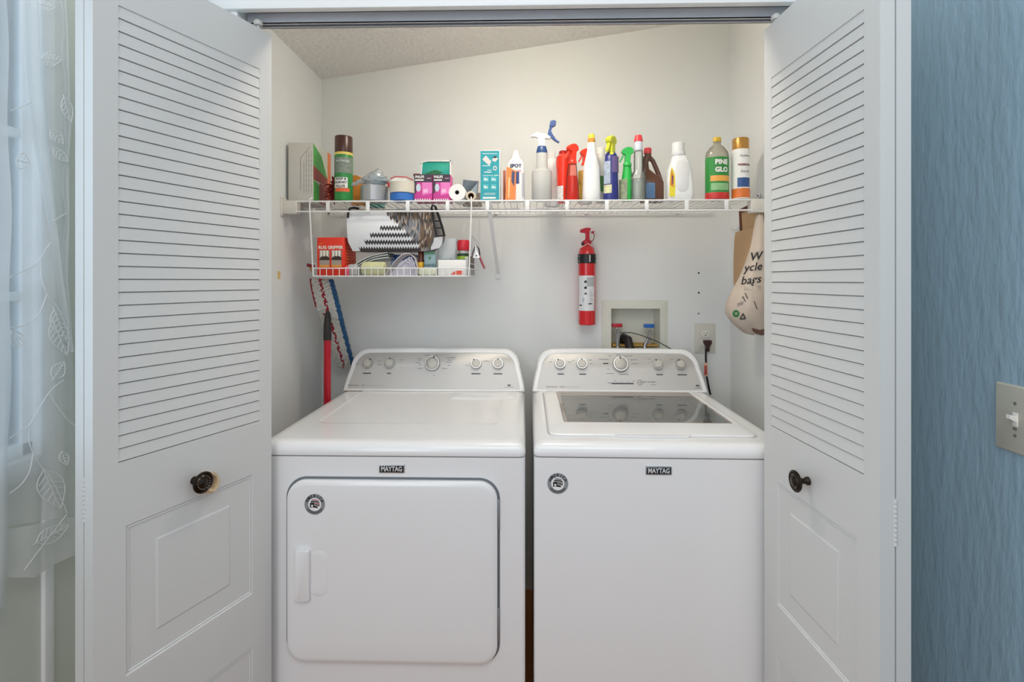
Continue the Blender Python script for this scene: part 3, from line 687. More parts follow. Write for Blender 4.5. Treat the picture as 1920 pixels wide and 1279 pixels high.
# bulb boxes
def bulb_box(label, px, yt, Y):
    X, wd, H = ext(px[0], px[1], yt, Y); w = wd/2; t = thing('light_bulb_box', label, 'light bulb box', (X, Y, TOP), 0, 'bulb boxes on the shelf')
    MB().box(-w, w, 0, .07, 0, H, .001).build('carton', M('#d53f9a', .45, name='magenta_card'), t)
    b = MB(); y = -.0004
    b.face([(-w, y, H*.70), (w, y, H*.70), (w, y, H), (-w, y, H)], 0)
    b.face([(-w*.1, y-.0001, H*.22), (w, y-.0001, H*.30), (w, y-.0001, H*.70), (-w*.1, y-.0001, H*.70)], 1)
    b.face([(-w, y-.0001, H*.28), (-w*.78, y-.0001, H*.30), (-w*.7, y-.0001, H*.70), (-w, y-.0001, H*.74)], 0)
    b.face([(0, y-.0002, H*.30), (w*.5, y-.0002, H*.32), (w*.5, y-.0002, H*.46), (0, y-.0002, H*.44)], 4)
    b.text('PHILIPS', .0135, -w*.38, H*.90, y-.0004, mat=2, bold=.03, sxx=.78)
    b.face([(-w*.9, y-.0003, H*.76), (w*.05, y-.0003, H*.76), (w*.05, y-.0003, H*.81), (-w*.9, y-.0003, H*.81)], 2)
    b.face([(w*.4, y-.0003, H*.84), (w*.85, y-.0003, H*.84), (w*.85, y-.0003, H*.86), (w*.4, y-.0003, H*.86)], 4)
    b.loft([XZ(circ(-w*.52, H*.50, w*.26, H*.15, 20), y), XZ(circ(-w*.52, H*.50, w*.26, H*.15, 20), y-.0006)], mat=3)
    for k in range(7): b.face([(-w*.9+k*w*.26, y-.0003, H*.04), (-w*.9+k*w*.26+w*.13, y-.0003, H*.04), (-w*.9+k*w*.26+w*.13, y-.0003, H*.09), (-w*.9+k*w*.26, y-.0003, H*.09)], 2)
    b.build('front_print', [M('#3a2c38', .45, name='dark_plum_print'), M('#e97cc4', .45, name='pink_print'), PAPERW, M('#c5d3df', .3, name='bulb_picture'), M('#f4bfe0', .5, name='pale_pink_print')], t)
    return TOP+H
zt_ = bulb_box('pink and black light bulb box beside the stacked tape rolls', (776.5, 810.5), 327, 1.897)
bulb_box('pink and black light bulb box beside the white paper roll', (812, 844), 327, 1.897)
# green ribbon spool on boxes
X, wd, H = ext(788, 846, 302, 1.93, zt_+.0005); t = thing('wrapped_package', 'green packaged roll lying on the pink light bulb boxes', 'package', (X, 1.945, zt_+.0005))
w = wd/2; MB().box(-w+.004, w-.003, -.022, .022, 0, H-.003, .005).build('wrapped_roll', M('#1fa38d', .35, var=.22, scale=30, name='green_wrap'), t)
b = MB(); b.prism([(-w, H-.012), (-w*.9, H-.004), (-w*.5, H), (w+.003, H), (w+.003, H-.005), (-w*.5, H-.004)], -.026, .026, 'xz'); b.prism([(w-.004, 0), (w+.001, 0), (w+.001, H), (w-.004, H)], -.026, .026, 'xz')
b.prism([(-w*.92, 0), (-w*.88, 0), (-w*.82, H-.005), (-w*.90, H-.01)], -.026, .026, 'xz'); b.build('clear_tray', WHITE, t)
b = MB(); b.face([(-w*.7, -.0225, .003), (w*.2, -.0225, .003), (w*.5, -.0225, .012), (0, -.0225, .022), (-w*.5, -.0225, .012)]); b.build('dark_print', M('#0f6b3c', .5, name='deep_green_print'), t)
b = MB(); b.box(-.022, .004, -.02, .02, 0, .009, .001); o = b.build('matchbox', M('#7b3830', .6, name='dull_red_card')); o.location = (W(786, 320, 1.93).x, 1.945, zt_); 
tag(o, 'small dull red box tucked beside the green package on the bulb boxes', 'box')
# rolls end-on
def endroll(name, label, cat, c, r_px, Y, L_, mat, hole, holemat, extra=None):
    p = W(c[0], c[1], Y); r = r_px/F*Y; z = TOP+r
    t = thing(name, label, cat, (p.x, Y, TOP)); b = MB()
    prof = [(hole*r, 0), (r*.97, 0), (r, .002), (r, L_-.002), (r*.97, L_), (hole*r, L_)]
    b.loft([[Vector((q*cos(a), y, r+q*sin(a))) for a in [2*pi*k/36 for k in range(36)]] for q, y in prof], False, False); b.build('roll', mat, t)
    b = MB(); b.loft([[Vector((q*cos(a), y, r+q*sin(a))) for a in [2*pi*k/24 for k in range(24)]] for q, y in ((hole*r, 0), (hole*r*.85, .0), (hole*r*.85, L_*.9), (.0005, L_*.9))], False, False); b.build('core', holemat, t)
    return t
endroll('paper_roll', 'white round roll seen end-on beside the bulb boxes', 'roll', (857, 357), 16, 1.895, .10, WHITE, .26, M('#77777a', .6, name='grey_hub'))
endroll('cardboard_tube', 'small beige cardboard tube roll below the tilted dark card', 'tube', (883, 361), 9.5, 1.897, .11, M('#cfc6b4', .6, name='beige_film_roll'), .62, M('#6e5530', .8, name='tube_inside'))
X, wd, H = ext(865, 895, 330, 1.99)
b = MB(); b.box(-wd/2, wd/2, 0, .014, 0, .055, .001); t = b.build('picture_card', M('#bfc4c8', .4, name='silver_card')); 
b = MB(); b.plate(-wd/2+.002, wd/2-.002, .003, .052, .001, 0, -.0005, .0001); b.build('card_picture', M('#56646f', .35, var=.35, scale=50, name='dark_picture'), t)
b = MB(); b.face([(.0, -.0009, .004), (wd/2-.003, -.0009, .004), (wd/2-.003, -.0009, .05), (.02, -.0009, .035)]); b.build('card_pale_patch', M('#a9bcc9', .4, name='light_picture'), t)  # last face: paler four-sided patch over the right of the picture
at(t, (X, 1.985, TOP+.042), 0, 0, .12); tag(t, 'dark picture card leaning above the beige tube, left of the teal box', 'card')
b = MB(); b.box(-.03, .045, 0, .05, 0, .05, .002); o = b.build('carton', M('#b8b2a6', .7, name='grey_beige_card')); o.location = (X, 2.005, TOP); tag(o, 'low grey-beige carton behind the tube, holding up the dark card', 'box')
# teal box
X, wd, H = ext(901, 938, 283, 1.90); w = wd/2
t = thing('carton', 'tall teal box with bulb diagrams standing upright in the middle of the shelf', 'box', (X, 1.893, TOP))
MB().box(-w, w, 0, .06, 0, H, .001).build('box_body', PAPERW, t)
b = MB(); b.face([(-w+.0005, -.0003, .003), (w-.003, -.0003, .003), (w-.003, -.0003, H-.002), (-w+.0005, -.0003, H-.002)], 0)
y = -.0006
def R_(x0, x1, z0, z1, m): b.face([(x0*w, y, z0*H), (x1*w, y, z0*H), (x1*w, y, z1*H), (x0*w, y, z1*H)], m)
for i in range(2):
    for j in range(2):
        xx, zz_ = -.72+i*.78, .22+j*.155
        R_(xx, xx+.55, zz_, zz_+.11, 2); b.text('BA'[i]+'o', .013, (xx+.28)*w, (zz_+.05)*H, y-.0003, mat=1, bold=.04)
R_(-.75, .55, .04, .075, 1); R_(-.8, .7, .93, .94, 1); R_(-.75, .3, .50, .508, 1); R_(.4, .8, .497, .51, 1); R_(-.6, .1, .56, .575, 1); R_(-.3, .15, .60, .61, 1); R_(-.7, .5, .12, .127, 1); R_(-.6, .5, .145, .152, 1); R_(-.8, 0, .69, .70, 1)
b.face([(-w*.8, y, H*.82), (-w*.45, y, H*.90), (w*.1, y, H*.78), (-w*.1, y, H*.70), (-w*.35, y, H*.74)], 3)
b.face([(w*.15, y, H*.80), (w*.45, y, H*.88), (w*.8, y, H*.83), (w*.5, y, H*.77)], 3); b.face([(w*.2, y, H*.86), (w*.5, y, H*.89), (w*.7, y, H*.87), (w*.5, y, H*.84)], 4)
b.loft([XZ(circ(w*.48, H*.645, w*.2, H*.045, 14), y), XZ(circ(w*.48, H*.645, w*.12, H*.025, 14), y)], False, False, 3)
b.build('front_print', [M('#1b9aa8', .45, name='teal_card_print'), PAPERW, M('#49b3bd', .5, name='light_teal_print'), M('#e7d5d3', .5, name='lamp_picture'), M('#4a4440', .5, name='dark_picture_detail')], t)
# SPOT bottle
WB = M('#eef0f1', .35, var=.01, name='white_bottle')
SPOTP = [('body', 'L', WB, [(.9, 0), (.98, .01), (1, .04), (1, .62), (.92, .72), (.72, .80), (.45, .85), (.42, .86)]),
    ('nozzle', 'L', WHITE, [(.42, .855), (.44, .88), (.3, .93), (.22, .99), (.1, 1)])]
bottle('cleaner_bottle', 'white pointed bottle with navy lettering behind the orange carton', 'bottle', (950, 984), 282, 1.925, SPOTP+[
    ('label', 'B', M('#3b4a86', .5, name='navy_print'), (.33, .56, 1.02, -28, 22)),
    ('lettering', 'T', M('#27375c', .4, name='navy_letters'), [('SPOT', .019, .67, .0)], 1.03, .04),
    ('red_lettering', 'T', RED, [('GO', .012, .575, .012)], 1.03, .02),
    ('side_print', 'B', M('#c5c9d4', .5, var=.4, scale=400, name='fine_print'), (.08, .55, 1.01, 42, 70))], dr_=.7)
b = MB(); b.prism([(-.019, 0), (.019, 0), (.022, .11), (-.011, .125), (-.014, .12)], -.012, .012, 'xz', bev=.002)
o = b.build('carton', M('#e88643', .45, name='orange_card')); o.location = (W(957, 370, 1.90).x, 1.895, TOP); tag(o, 'orange carton in front of the white bottle with navy lettering', 'box')
b = MB(); b.face([(-.008, -.0125, .01), (-.004, -.0125, .01), (-.001, -.0125, .085), (-.006, -.0125, .085)]); b.face([(.004, -.0125, .07), (.0145, -.0125, .05), (.017, -.0125, .105), (.006, -.0125, .11)], 1); b.build('carton_print', [M('#f4d7a0', .5, name='cream_print'), M('#47486d', .5, name='navy_patch')], o)
b = MB(); b.box(-.005, .004, -.008, .008, 0, .12, .001); o = b.build('wooden_stick', M('#a0523a', .6, name='red_brown_wood')); o.location = (W(946, 370, 1.93).x, 1.93, TOP); tag(o, 'thin red-brown stick behind the orange carton', 'stick')
# trigger head outline (side view, spout to -x), coordinates relative to height 1
def trig(mb, z, s, rz, lever=True, colmat=0, levmat=0, lean=0):
    q = MB()
    q.prism([(-.30, .62), (-.34, .74), (-.28, .86), (-.05, .98), (.18, 1.0), (.34, .88), (.36, .66), (.20, .55), (.16, .05), (.20, 0), (-.20, 0), (-.16, .10), (-.13, .55)], -.16, .16, 'xz', bev=.05, mat=colmat)
    q.lathe([(.24, -.12), (.25, 0), (.19, .10)], seg=20, mat=colmat)
    if lever: q.prism([(-.14, .60), (-.24, .60), (-.34, .38), (-.46, .16), (-.42, .10), (-.28, .28)], -.09, .09, 'xz', bev=.03, mat=levmat)
    R = Matrix.Translation((0, 0, z)) @ Matrix.Rotation(rz, 4, 'Z') @ Matrix.Rotation(lean, 4, 'Y') @ Matrix.Scale(s, 4)
    return mb.join(q, R)
# 15 translucent spray bottle with blue collar and trigger
MILK = clear('#dedfdc', .68, 'milky_plastic', .3, 1.3)
t, R, H = bottle('spray_bottle', 'milky translucent spray bottle with blue collar and blue trigger', 'spray bottle', (997, 1035), 272, 1.902, [
    ('body', 'L', MILK, [(.95, 0), (1, .012), (1, .50), (.95, .53), (.60, .56), (.57, .60), (.57, .84), (.5, .86)]),
    ('liquid', 'L', M('#cfcfca', .3, name='cloudy_liquid'), [(.93, .006), (.95, .02), (.95, .24), (.5, .242)]),
    ('collar', 'L', M('#274a80', .4, name='blue_plastic'), [(.54, .84), (.54, .89), (.42, .97), (.38, .975)])], dr_=.8)
b = MB(); b.prism([(-.014, 0), (.012, 0), (.012, .030), (.03, .028), (.034, .034), (.018, .046), (-.006, .05), (-.016, .055), (-.04, .042), (-.042, .036), (-.022, .036), (-.014, .028)], -.008, .008, 'xz', bev=.002)
b.xf(Matrix.Translation((0, 0, H*.97))); b.build('spray_head', WHITE, t)
b = MB(); b.prism([(.026, .036), (.030, .058), (.036, .078), (.044, .090), (.052, .088), (.050, .078), (.046, .074), (.040, .058), (.046, .045), (.060, .024), (.072, .016), (.068, .012), (.052, .022), (.036, .036)], -.006, .006, 'xz', bev=.0015)
b.prism([(.034, .076), (.038, .094), (.052, .098), (.060, .092), (.058, .080), (.046, .072)], -.009, .009, 'xz', bev=.002); b.xf(Matrix.Translation((-.006, 0, H*.97))); b.build('trigger', M('#34528e', .35, name='blue_trigger'), t)
# faint white bottles behind
bottle('cleaner_bottle', 'plain white bottle behind the milky spray bottle and the red jug', 'bottle', (1020, 1050), 285, 2.05, [
    ('body', 'L', WB, [(.9, 0), (1, .02), (1, .70), (.8, .82), (.45, .87)]), ('cap', 'L', WHITE, [(.45, .86), (.45, 1), (.3, 1.0)])], dr_=.7)
# 16 red jug
REDL = M('#ee3a24', .25, var=.05, name='orange_red_bottle')
bottle('cleaner_bottle', 'orange-red bottle beside the red trigger spray', 'bottle', (1042, 1070), 284, 1.95, [
    ('body', 'L', REDL, [(.75, 0), (.8, .02), (.85, .35), (.92, .6), (1, .78), (.93, .88), (.6, .93), (.55, .94)]),
    ('cap', 'L', M('#b5261f', .4, name='dark_red_cap'), [(.55, .93), (.58, .94), (.58, .99), (.5, 1)]),
    ('label', 'B', M('#e7e3de', .5, var=.5, scale=120, name='striped_label'), (.04, .30, 1.0, -60, -5))], dr_=1.3)
# 17 red trigger spray
t, R, H = bottle('spray_bottle', 'clear spray bottle of red liquid with an orange-red trigger head', 'spray bottle', (1060, 1086), 303, 1.895, [
    ('liquid', 'L', M('#ee3c22', .3, name='red_liquid'), [(.86, .0), (.92, .02), (.86, .3), (.72, .62), (.70, .62)]),
    ('body', 'L', clear('#ff9a86', .06, 'clear_red_bottle', .05, 1.3), [(.92, 0), (.98, .01), (.94, .3), (.78, .62), (.62, .9), (.55, 1.0)])], dr_=.8)
b = MB(); trig(b, H*.99, .068, .55); b.build('trigger_head', REDL, t)
# 18 white bottle with red trigger behind
t, R, H = bottle('spray_bottle', 'white and yellow spray bottle with orange-red trigger, half behind the yellow-capped bottle', 'spray bottle', (1084, 1110), 306, 1.99, [
    ('body', 'L', WB, [(.9, 0), (1, .02), (.95, .4), (.7, .75), (.45, .95), (.4, 1)]),
    ('label', 'B', M('#d9b95a', .5, var=.6, scale=60, name='yellow_label_art'), (.05, .8, 1.02, -85, -10))], dr_=.8)
b = MB(); trig(b, H*.98, .060, .2); b.build('trigger_head', M('#f0452f', .35, name='coral_red_plastic'), t)
# 19 white bottle yellow cap
bottle('cleaner_bottle', 'plain white bottle with pointed yellow and orange cap', 'bottle', (1092, 1126), 251, 1.895, [
    ('body', 'L', WB, [(.92, 0), (1, .02), (1, .12), (.88, .5), (.62, .66), (.48, .75), (.46, .84)]),
    ('collar', 'L', WHITE, [(.46, .80), (.48, .84), (.44, .86), (.42, .865)]),
    ('cap', 'L', M('#d8923a', .4, name='amber_cap'), [(.40, .86), (.42, .865), (.38, .925), (.37, .93)]),
    ('cap_tip', 'L', M('#e0cf45', .4, name='yellow_tip'), [(.375, .925), (.36, .97), (.28, .995), (.1, 1)])], dr_=.75)
bottle('spray_bottle', 'white bottle with a green printed band, between the yellow-capped and the navy bottle', 'spray bottle', (1116, 1137), 277, 1.97, [
    ('body', 'L', M('#d9dbd8', .4, name='grey_white_bottle'), [(.8, 0), (.85, .02), (.95, .5), (.95, .75), (.7, .86), (.6, .88)]), ('cap', 'L', WHITE, [(.7, .87), (.7, .99), (.5, 1)]),
    ('label', 'B', M('#4f8a45', .5, name='leaf_green_print'), (.2, .48, .97, -30, 40))], dr_=.8)
# 20 navy bottle yellow trigger
t, R, H = bottle('spray_bottle', 'navy blue spray bottle with lime yellow trigger head', 'spray bottle', (1131, 1160), 284, 1.895, [
    ('body', 'L', M('#2b3580', .3, name='navy_bottle'), [(.95, 0), (1, .02), (.98, .25), (.86, .7), (.76, .93), (.6, .96), (.4, 1)]),
    ('label', 'B', M('#a7b3c7', .4, var=.6, scale=50, name='blue_white_label_art'), (.32, .78, 1.0, -75, -12)),
    ('label_panel', 'B', M('#d6d3a8', .4, var=.5, scale=90, name='label_panel_art'), (.13, .30, 1.02, -72, -2)),
    ('shoulder_wrap', 'B', M('#6b5c90', .35, name='purple_blue_print'), (.55, .88, .99, 0, 75))], dr_=.8)
b = MB(); trig(b, H*.93, .072, .9); b.build('trigger_head', M('#d3d83a', .35, name='lime_yellow_plastic'), t)
# 21 green
GR = M('#2cb84f', .3, name='bright_green_plastic')
t, R, H = bottle('spray_bottle', 'bright green spray bottle with green trigger head', 'spray bottle', (1161, 1191), 306, 1.915, [
    ('body', 'L', GR, [(.85, 0), (.9, .02), (.8, .4), (.55, .8), (.45, 1.0)]),
    ('label', 'B', M('#8f9a7c', .4, var=.8, scale=70, name='busy_label_art'), (.03, .55, 1.06, -80, -8))], dr_=.7)
b = MB(); trig(b, H*.97, .064, .0); b.build('trigger_head', GR, t)
# 22 clear bottle with red cap
CLR = clear('#f2f6f5', .12, 'clear_plastic', .03, 1.5)
bottle('cleaner_bottle', 'tall clear ribbed bottle with red pour cap', 'bottle', (1183, 1211), 254, 1.893, [
    ('body', 'L', CLR, [(.95, 0), (1, .01), (1, .36), (.92, .40), (.62, .45)]+[(.60+(.03 if k % 2 else 0), .46+k*.03) for k in range(9)]+[(.58, .76), (.45, .79)]),
    ('base_ribs', 'L', clear('#e3eadf', .30, 'clear_ribs', .05, 1.5), [(.82+(.08 if k % 2 else 0), .02+k*.028) for k in range(12)]),
    ('neck', 'L', M('#dfe3f0', .35, name='pale_neck'), [(.50, .76), (.56, .78), (.52, .90), (.5, .905)]),
    ('cap', 'L', M('#e2424a', .4, name='coral_red_cap'), [(.52, .90), (.60, .905), (.56, .94), (.42, 1), (.3, 1)])], dr_=.85)
# 23 brown jug (handle side)
X, wd, H = ext(1200, 1242, 278, 1.945)
t = thing('cleaner_jug', 'dark brown jug with red cap between the clear bottle and the white detergent bottle', 'jug', (X, 1.945, TOP))
BJ = M('#5a3a2c', .3, var=.1, name='brown_jug'); w = wd/2
b = MB(); L = []
for z, x0, x1, d in ((0, -w*.9, w, .030), (.01, -w*.95, w, .032), (.35*H, -w*.95, w, .032), (.46*H, -w*.9, w*.75, .030), (.50*H, -w*.9, w*.35, .024), (.60*H, -w*.85, -w*.2, .018), (.72*H, -w*.8, -w*.3, .016), (.82*H, -w*.78, -w*.0, .016), (.87*H, -w*.6, w*.0, .015), (.90*H, -w*.55, -w*.05, .014)):
    L.append(XY(rrect(x0, x1, -d, d, .014, 5), z))
b.loft(L); b.build('body', BJ, t)
b = MB(); b.tube([(-w*.1, 0, .82*H), (w*.15, 0, .76*H), (w*.45, 0, .62*H), (w*.68, 0, .50*H), (w*.85, 0, .40*H)], .0085, 10); b.build('handle', BJ, t)
b = MB(); b.lathe([(.0125, .89*H), (.0145, .895*H), (.0145, .985*H), (.012, H)], (-w*.32, 0, 0), 20); b.build('cap', M('#d9474d', .4, name='rose_red_cap'), t)
b = MB(); b.plate(-w*.7, w*.15, .01, .33*H, .004, -.031, -.0326, .0003); b.build('label', M('#5d7fa6', .4, name='blue_label'), t)
# 24 white detergent bottle
X, wd, H = ext(1247, 1298, 269, 1.905); w = wd/2
t = thing('detergent_bottle', 'large white detergent bottle with a curved grip and white cap', 'bottle', (X, 1.902, TOP))
b = MB(); L = []
for z, x0, x1, d in ((0, -w*.86, w*.92, .030), (.012, -w*.9, w, .034), (.10*H, -w*.92, w, .034), (.30*H, -w*.95, w*.98, .034), (.48*H, -w*.88, w*.9, .032), (.60*H, -w*.72, w*.8, .028), (.68*H, -w*.60, w*.68, .025), (.76*H, -w*.52, w*.55, .022), (.785*H, -w*.50, w*.42, .02)):
    L.append(XY(rrect(x0, x1, -d, d, .02, 6), z))
b.loft(L); bd = b.build('body', WB, t)
b = MB(); b.lathe([(.0245, .77*H), (.026, .79*H), (.0255, .83*H), (.023, .84*H), (.0225, .99*H), (.021, H)], (-w*.05, 0, 0), 28); b.build('cap', M('#e4e6e7', .4, name='light_grey_cap'), t)
b = MB(); b.plate(-w*.42, w*.52, .12*H, .66*H, .022, -.030, -.0355, .003, n=10)
b.build('grip_panel', M('#e3e5e6', .4, name='grip_shade_white'), t)
b = MB(); b.face([(-w*.90, -.0347, .04*H), (-w*.50, -.0347, .04*H), (-w*.46, -.0347, .22*H), (-w*.50, -.0347, .42*H), (-w*.72, -.0347, .56*H), (-w*.86, -.0347, .42*H)], 0)
b.face([(-w*.84, -.035, .24*H), (-w*.6, -.035, .2*H), (-w*.58, -.035, .38*H), (-w*.74, -.035, .52*H)], 1); b.face([(-w*.70, -.0352, .26*H), (-w*.62, -.0352, .26*H), (-w*.62, -.0352, .40*H), (-w*.72, -.0352, .40*H)], 2)
b.build('label', [M('#e8d83c', .45, name='yellow_label'), M('#d5813a', .45, var=.3, scale=120, name='orange_label_art'), M('#6b3f6b', .45, name='plum_label_art')], t)
# 25 pine cleaner
GL = M('#2c8a3c', .4, name='green_label')
t, R, H = bottle('cleaner_bottle', 'bottle with green and red label and yellow cap, beside the gold-capped can', 'bottle', (1323, 1366), 258, 1.897, [
    ('body', 'L', clear('#d6cfc0', .38, 'clear_amber_bottle', .05, 1.45), [(.93, 0), (1, .015), (1, .70), (.92, .76), (.6, .84), (.32, .88), (.30, .93)]),
    ('cap', 'L', M('#d9b53e', .4, name='mustard_cap'), [(.30, .925), (.35, .93), (.36, .985), (.3, 1)]),
    ('label', 'L', GL, [(1.005, .05), (1.02, .052), (1.02, .665), (1.005, .667)]),
    ('label_base', 'L', M('#c4302e', .4, name='red_label_band'), [(1.02, .0), (1.03, .005), (1.03, .10), (1.02, .105)]),
    ('label_banner', 'B', M('#e8a94e', .4, name='amber_banner'), (.28, .37, 1.04, -48, 62)),
    ('lettering', 'T', WHITE, [('PINE', .024, .58, .006), ('GLO', .024, .46, .006)], 1.05, .05),
    ('small_print', 'B', M('#8fbf8a', .5, var=.6, scale=300, name='pale_green_print'), (.14, .25, 1.035, -45, 50))], dr_=.72)
# 26 starch can
t, R, H = bottle('spray_can', 'white spray starch can with gold cap, rightmost on the wire shelf', 'spray can', (1372, 1405), 260, 1.897, [
    ('can', 'L', WHITE, [(.88, 0), (.98, .005), (1, .02), (1, .76), (.96, .80), (.9, .81)]),
    ('cap', 'L', M('#b98a45', .3, .5, name='gold_cap'), [(.86, .805), (.9, .81), (.9, .97), (.84, .995), (.6, 1)]),
    ('label_base', 'B', M('#e07a35', .4, name='orange_label_base'), (.02, .17, 1.01, -90, 90)),
    ('clothes_picture', 'B', M('#2f558f', .4, var=.5, scale=60, name='blue_shirt_picture'), (.19, .34, 1.015, -42, 45)),
    ('lettering', 'T', DARK, [('Faultless', .0105, .69, .004), ('Starch', .013, .44, .004)], 1.02, .0),
    ('bold_lettering', 'T', M('#7d2f33', .4, name='maroon_letters'), [('PREMIUM', .0105, .545, .0)], 1.02, .04)])

# ================================================================== HANGING WIRE BASKET
BY0, BY1 = 1.862, 2.16
bx0, bx1 = W(588, 510, BY0).x, W(879, 510, BY0).x; bz0 = W(700, 518, BY0).z; bz1 = W(700, 503, BY0).z
bk = thing('hanging_basket', 'white wire basket hanging under the left end of the shelf', 'wire basket', (0, BY0, bz0))
D = BY1-BY0; hh = bz1-bz0; zt2 = ZS-bz0
b = MB()
b.tube([(bx0, 0, 0), (bx1, 0, 0), (bx1, D, 0), (bx0, D, 0)], .0022, 8, True); b.tube([(bx0, 0, hh), (bx1, 0, hh), (bx1, D, hh), (bx0, D, hh)], .0022, 8, True)
b.build('rim_wires', WIRE, bk)
b = MB(); n = 24
for i in range(n+1):
    x = bx0+(bx1-bx0)*i/n; b.tube([(x, 0, hh), (x, 0, 0), (x, D, 0), (x, D, hh)], .0014, 6)
for k in range(1, 5): b.tube([(bx0, 0, hh), (bx0, D*k/5, hh), (bx0, D*k/5, 0)], .0014, 6); b.tube([(bx1, D*k/5, hh), (bx1, D*k/5, 0)], .0014, 6); b.tube([(bx0, D*k/5, 0), (bx1, D*k/5, 0)], .0012, 6)
b.build('basket_grid', WIRE, bk)
for sx, xb, pxt in ((-1, bx0, 582), (1, bx1, 884)):
    xt = W(pxt, 395, BY0).x; b = MB()
    b.tube([(xt-.003*sx, .016, zt2+.010), (xt-.002*sx, .006, zt2+.014), (xt, -.004, zt2+.006), (xt, -.006, zt2-.02), (xb+.002*sx, -.003, hh), (xb, -.003, 0)], .0026, 8)
    b.tube([(xb+.012*sx, D, 0), (xb+.012*sx, D, zt2-.02), (xb+.010*sx, D-.012, zt2-.012)], .0014, 6)
    b.tube([(xb+.002*sx, 0, hh+.018), (xb+.012*sx, D, hh+.018)], .0014, 6); b.tube([(xt, 0, zt2*.55), (xb+.012*sx, D, zt2*.5)], .0016, 6)
    b.build('hanger_wire', WIRE, bk)
FB = bz0+.0035
# red box RUG GRIPPER
X0, X1 = W(594, 510, 1.885).x, W(646, 510, 1.885).x; H = W(620, 445, 1.885).z-FB; w = (X1-X0)/2
t = thing('carton', 'bright red box with white lettering and two photos, leftmost in the hanging basket', 'box', ((X0+X1)/2, 1.885, FB), radians(-2))
MB().box(-w, w, 0, .12, 0, H, .002).build('box_body', M('#e5351f', .45, name='red_card'), t)
b = MB(); y = -.0005
b.text('RUG GRIPPER', .0165, 0, H*.73, y-.0003, mat=0, bold=.035, sxx=.94)
for xx in (-.82, .06):
    b.face([(w*xx, y, H*.22), (w*(xx+.74), y, H*.22), (w*(xx+.74), y, H*.66), (w*xx, y, H*.66)], 1)
    b.face([(w*xx, y-.0001, H*.40), (w*(xx+.74), y-.0001, H*.40), (w*(xx+.74), y-.0001, H*.46), (w*(xx+.37), y-.0001, H*.54), (w*xx, y-.0001, H*.44)], 2)
    for k in range(3): b.face([(w*(xx+.08+.22*k), y-.0002, H*.5), (w*(xx+.2+.22*k), y-.0002, H*.5), (w*(xx+.22+.22*k), y-.0002, H*.65), (w*(xx+.06+.22*k), y-.0002, H*.65)], 0)
    b.face([(w*xx, y-.0001, H*.22), (w*(xx+.74), y-.0001, H*.22), (w*(xx+.74), y-.0001, H*.27), (w*xx, y-.0001, H*.27)], 3)
b.face([(-w*.8, y, H*.82), (-w*.45, y, H*.85), (-w*.8, y, H*.84)], 3)
b.build('front_print', [M('#f2eee2', .5, name='cream_letters'), M('#a89c90', .5, var=.3, scale=90, name='rug_photo'), M('#3a2a24', .5, name='dark_photo'), M('#f0a23a', .5, name='orange_print_band')], t)
b = MB()
for k in range(9): b.face([(w+.0006, .015, H*(.1+.08*k)), (w+.0006, .11, H*(.1+.08*k)), (w+.0006, .11, H*(.12+.08*k)), (w+.0006, .015, H*(.12+.08*k))])
b.build('side_print', M('#f0873a', .5, name='orange_side_lines'), t)
b = MB(); b.lathe([(.006, 0), (.0078, .003), (.0078, .03), (.005, .034)], seg=16); o = b.build('small_tube', M('#ea5a78', .4, name='pink_plastic')); o.location = (W(648, 510, 1.874).x+.004, 1.876, FB); tag(o, 'small pink tube beside the red box in the basket', 'tube')
# cloths
def cloth(name, label, pts, Y0, Y1, th, mat, seed, layers=3, gap=.006):
    random.seed(seed); root = None
    b = MB()
    for l in range(layers):
        L = []; N = 10
        for j in range(N+1):
            Yj = Y0+(Y1-Y0)*j/N; r_ = []
            for i, (px, py) in enumerate(pts):
                p = W(px, py, Y0); r_.append(Vector((p.x+l*.003, Yj, max(FB+th+.001, p.z-l*gap*1.0+.002*sin(j*1.3+i*.9+seed+l)))))
            L.append(r_+[v-Vector((0, 0, th)) for v in reversed(r_)])
        b.loft(L, mat=0)
    o = b.build(name, mat); tag(o, label, 'cloth'); return o
TOW = M('#c6cac9', .95, var=.08, scale=60, bump=.4, bscale=200, name='grey_towel')
c = cloth('folded_cloth', 'pale grey folded cleaning cloths, arching beside the red box in the basket', [(652, 514), (657, 503), (666, 494), (680, 485), (697, 478), (714, 475), (726, 473)], 1.90, 2.06, .004, TOW, 2, 3, .0085)
b = MB(); b.box(W(654, 510, 1.9).x, W(672, 510, 1.9).x, 1.885, 1.96, FB, FB+.042, .006); o = b.build('cloth_pad', M('#b9bcbc', .95, var=.1, bump=.4, bscale=220, name='grey_fleece')); tag(o, 'grey fleece pad behind the basket front, under the arching cloths', 'cloth')
X0, X1 = W(677, 510, 1.885).x, W(722, 510, 1.885).x; r = .026
b = MB(); b.loft([[Vector((x, r*k*cos(a), r+r*k*sin(a)*.98)) for a in [2*pi*q/24 for q in range(24)]] for x, k in ((0, .6), (.004, .92), (.012, 1), (X1-X0-.012, 1), (X1-X0-.004, .92), (X1-X0, .6))])
o = b.build('rolled_rag', M('#cfcfa3', .9, var=.15, scale=40, bump=.3, bscale=150, name='pale_yellow_rag')); o.location = (X0, 1.898, FB); tag(o, 'pale yellow rolled rag in the middle of the basket', 'rag')
b = MB(); b.box(-.052, .052, 0, .06, 0, .082, .002); o = b.build('carton', M('#2f5fa6', .45, var=.15, name='blue_card')); o.location = (W(757, 480, 1.98).x, 1.985, FB); tag(o, 'blue box behind the folded pink-white cloth in the basket', 'box')
b = MB(); b.box(-.05, .05, -.0006, 0, .045, .060); b.build('box_stripe', M('#9dbbe0', .5, name='pale_blue_stripe'), o)
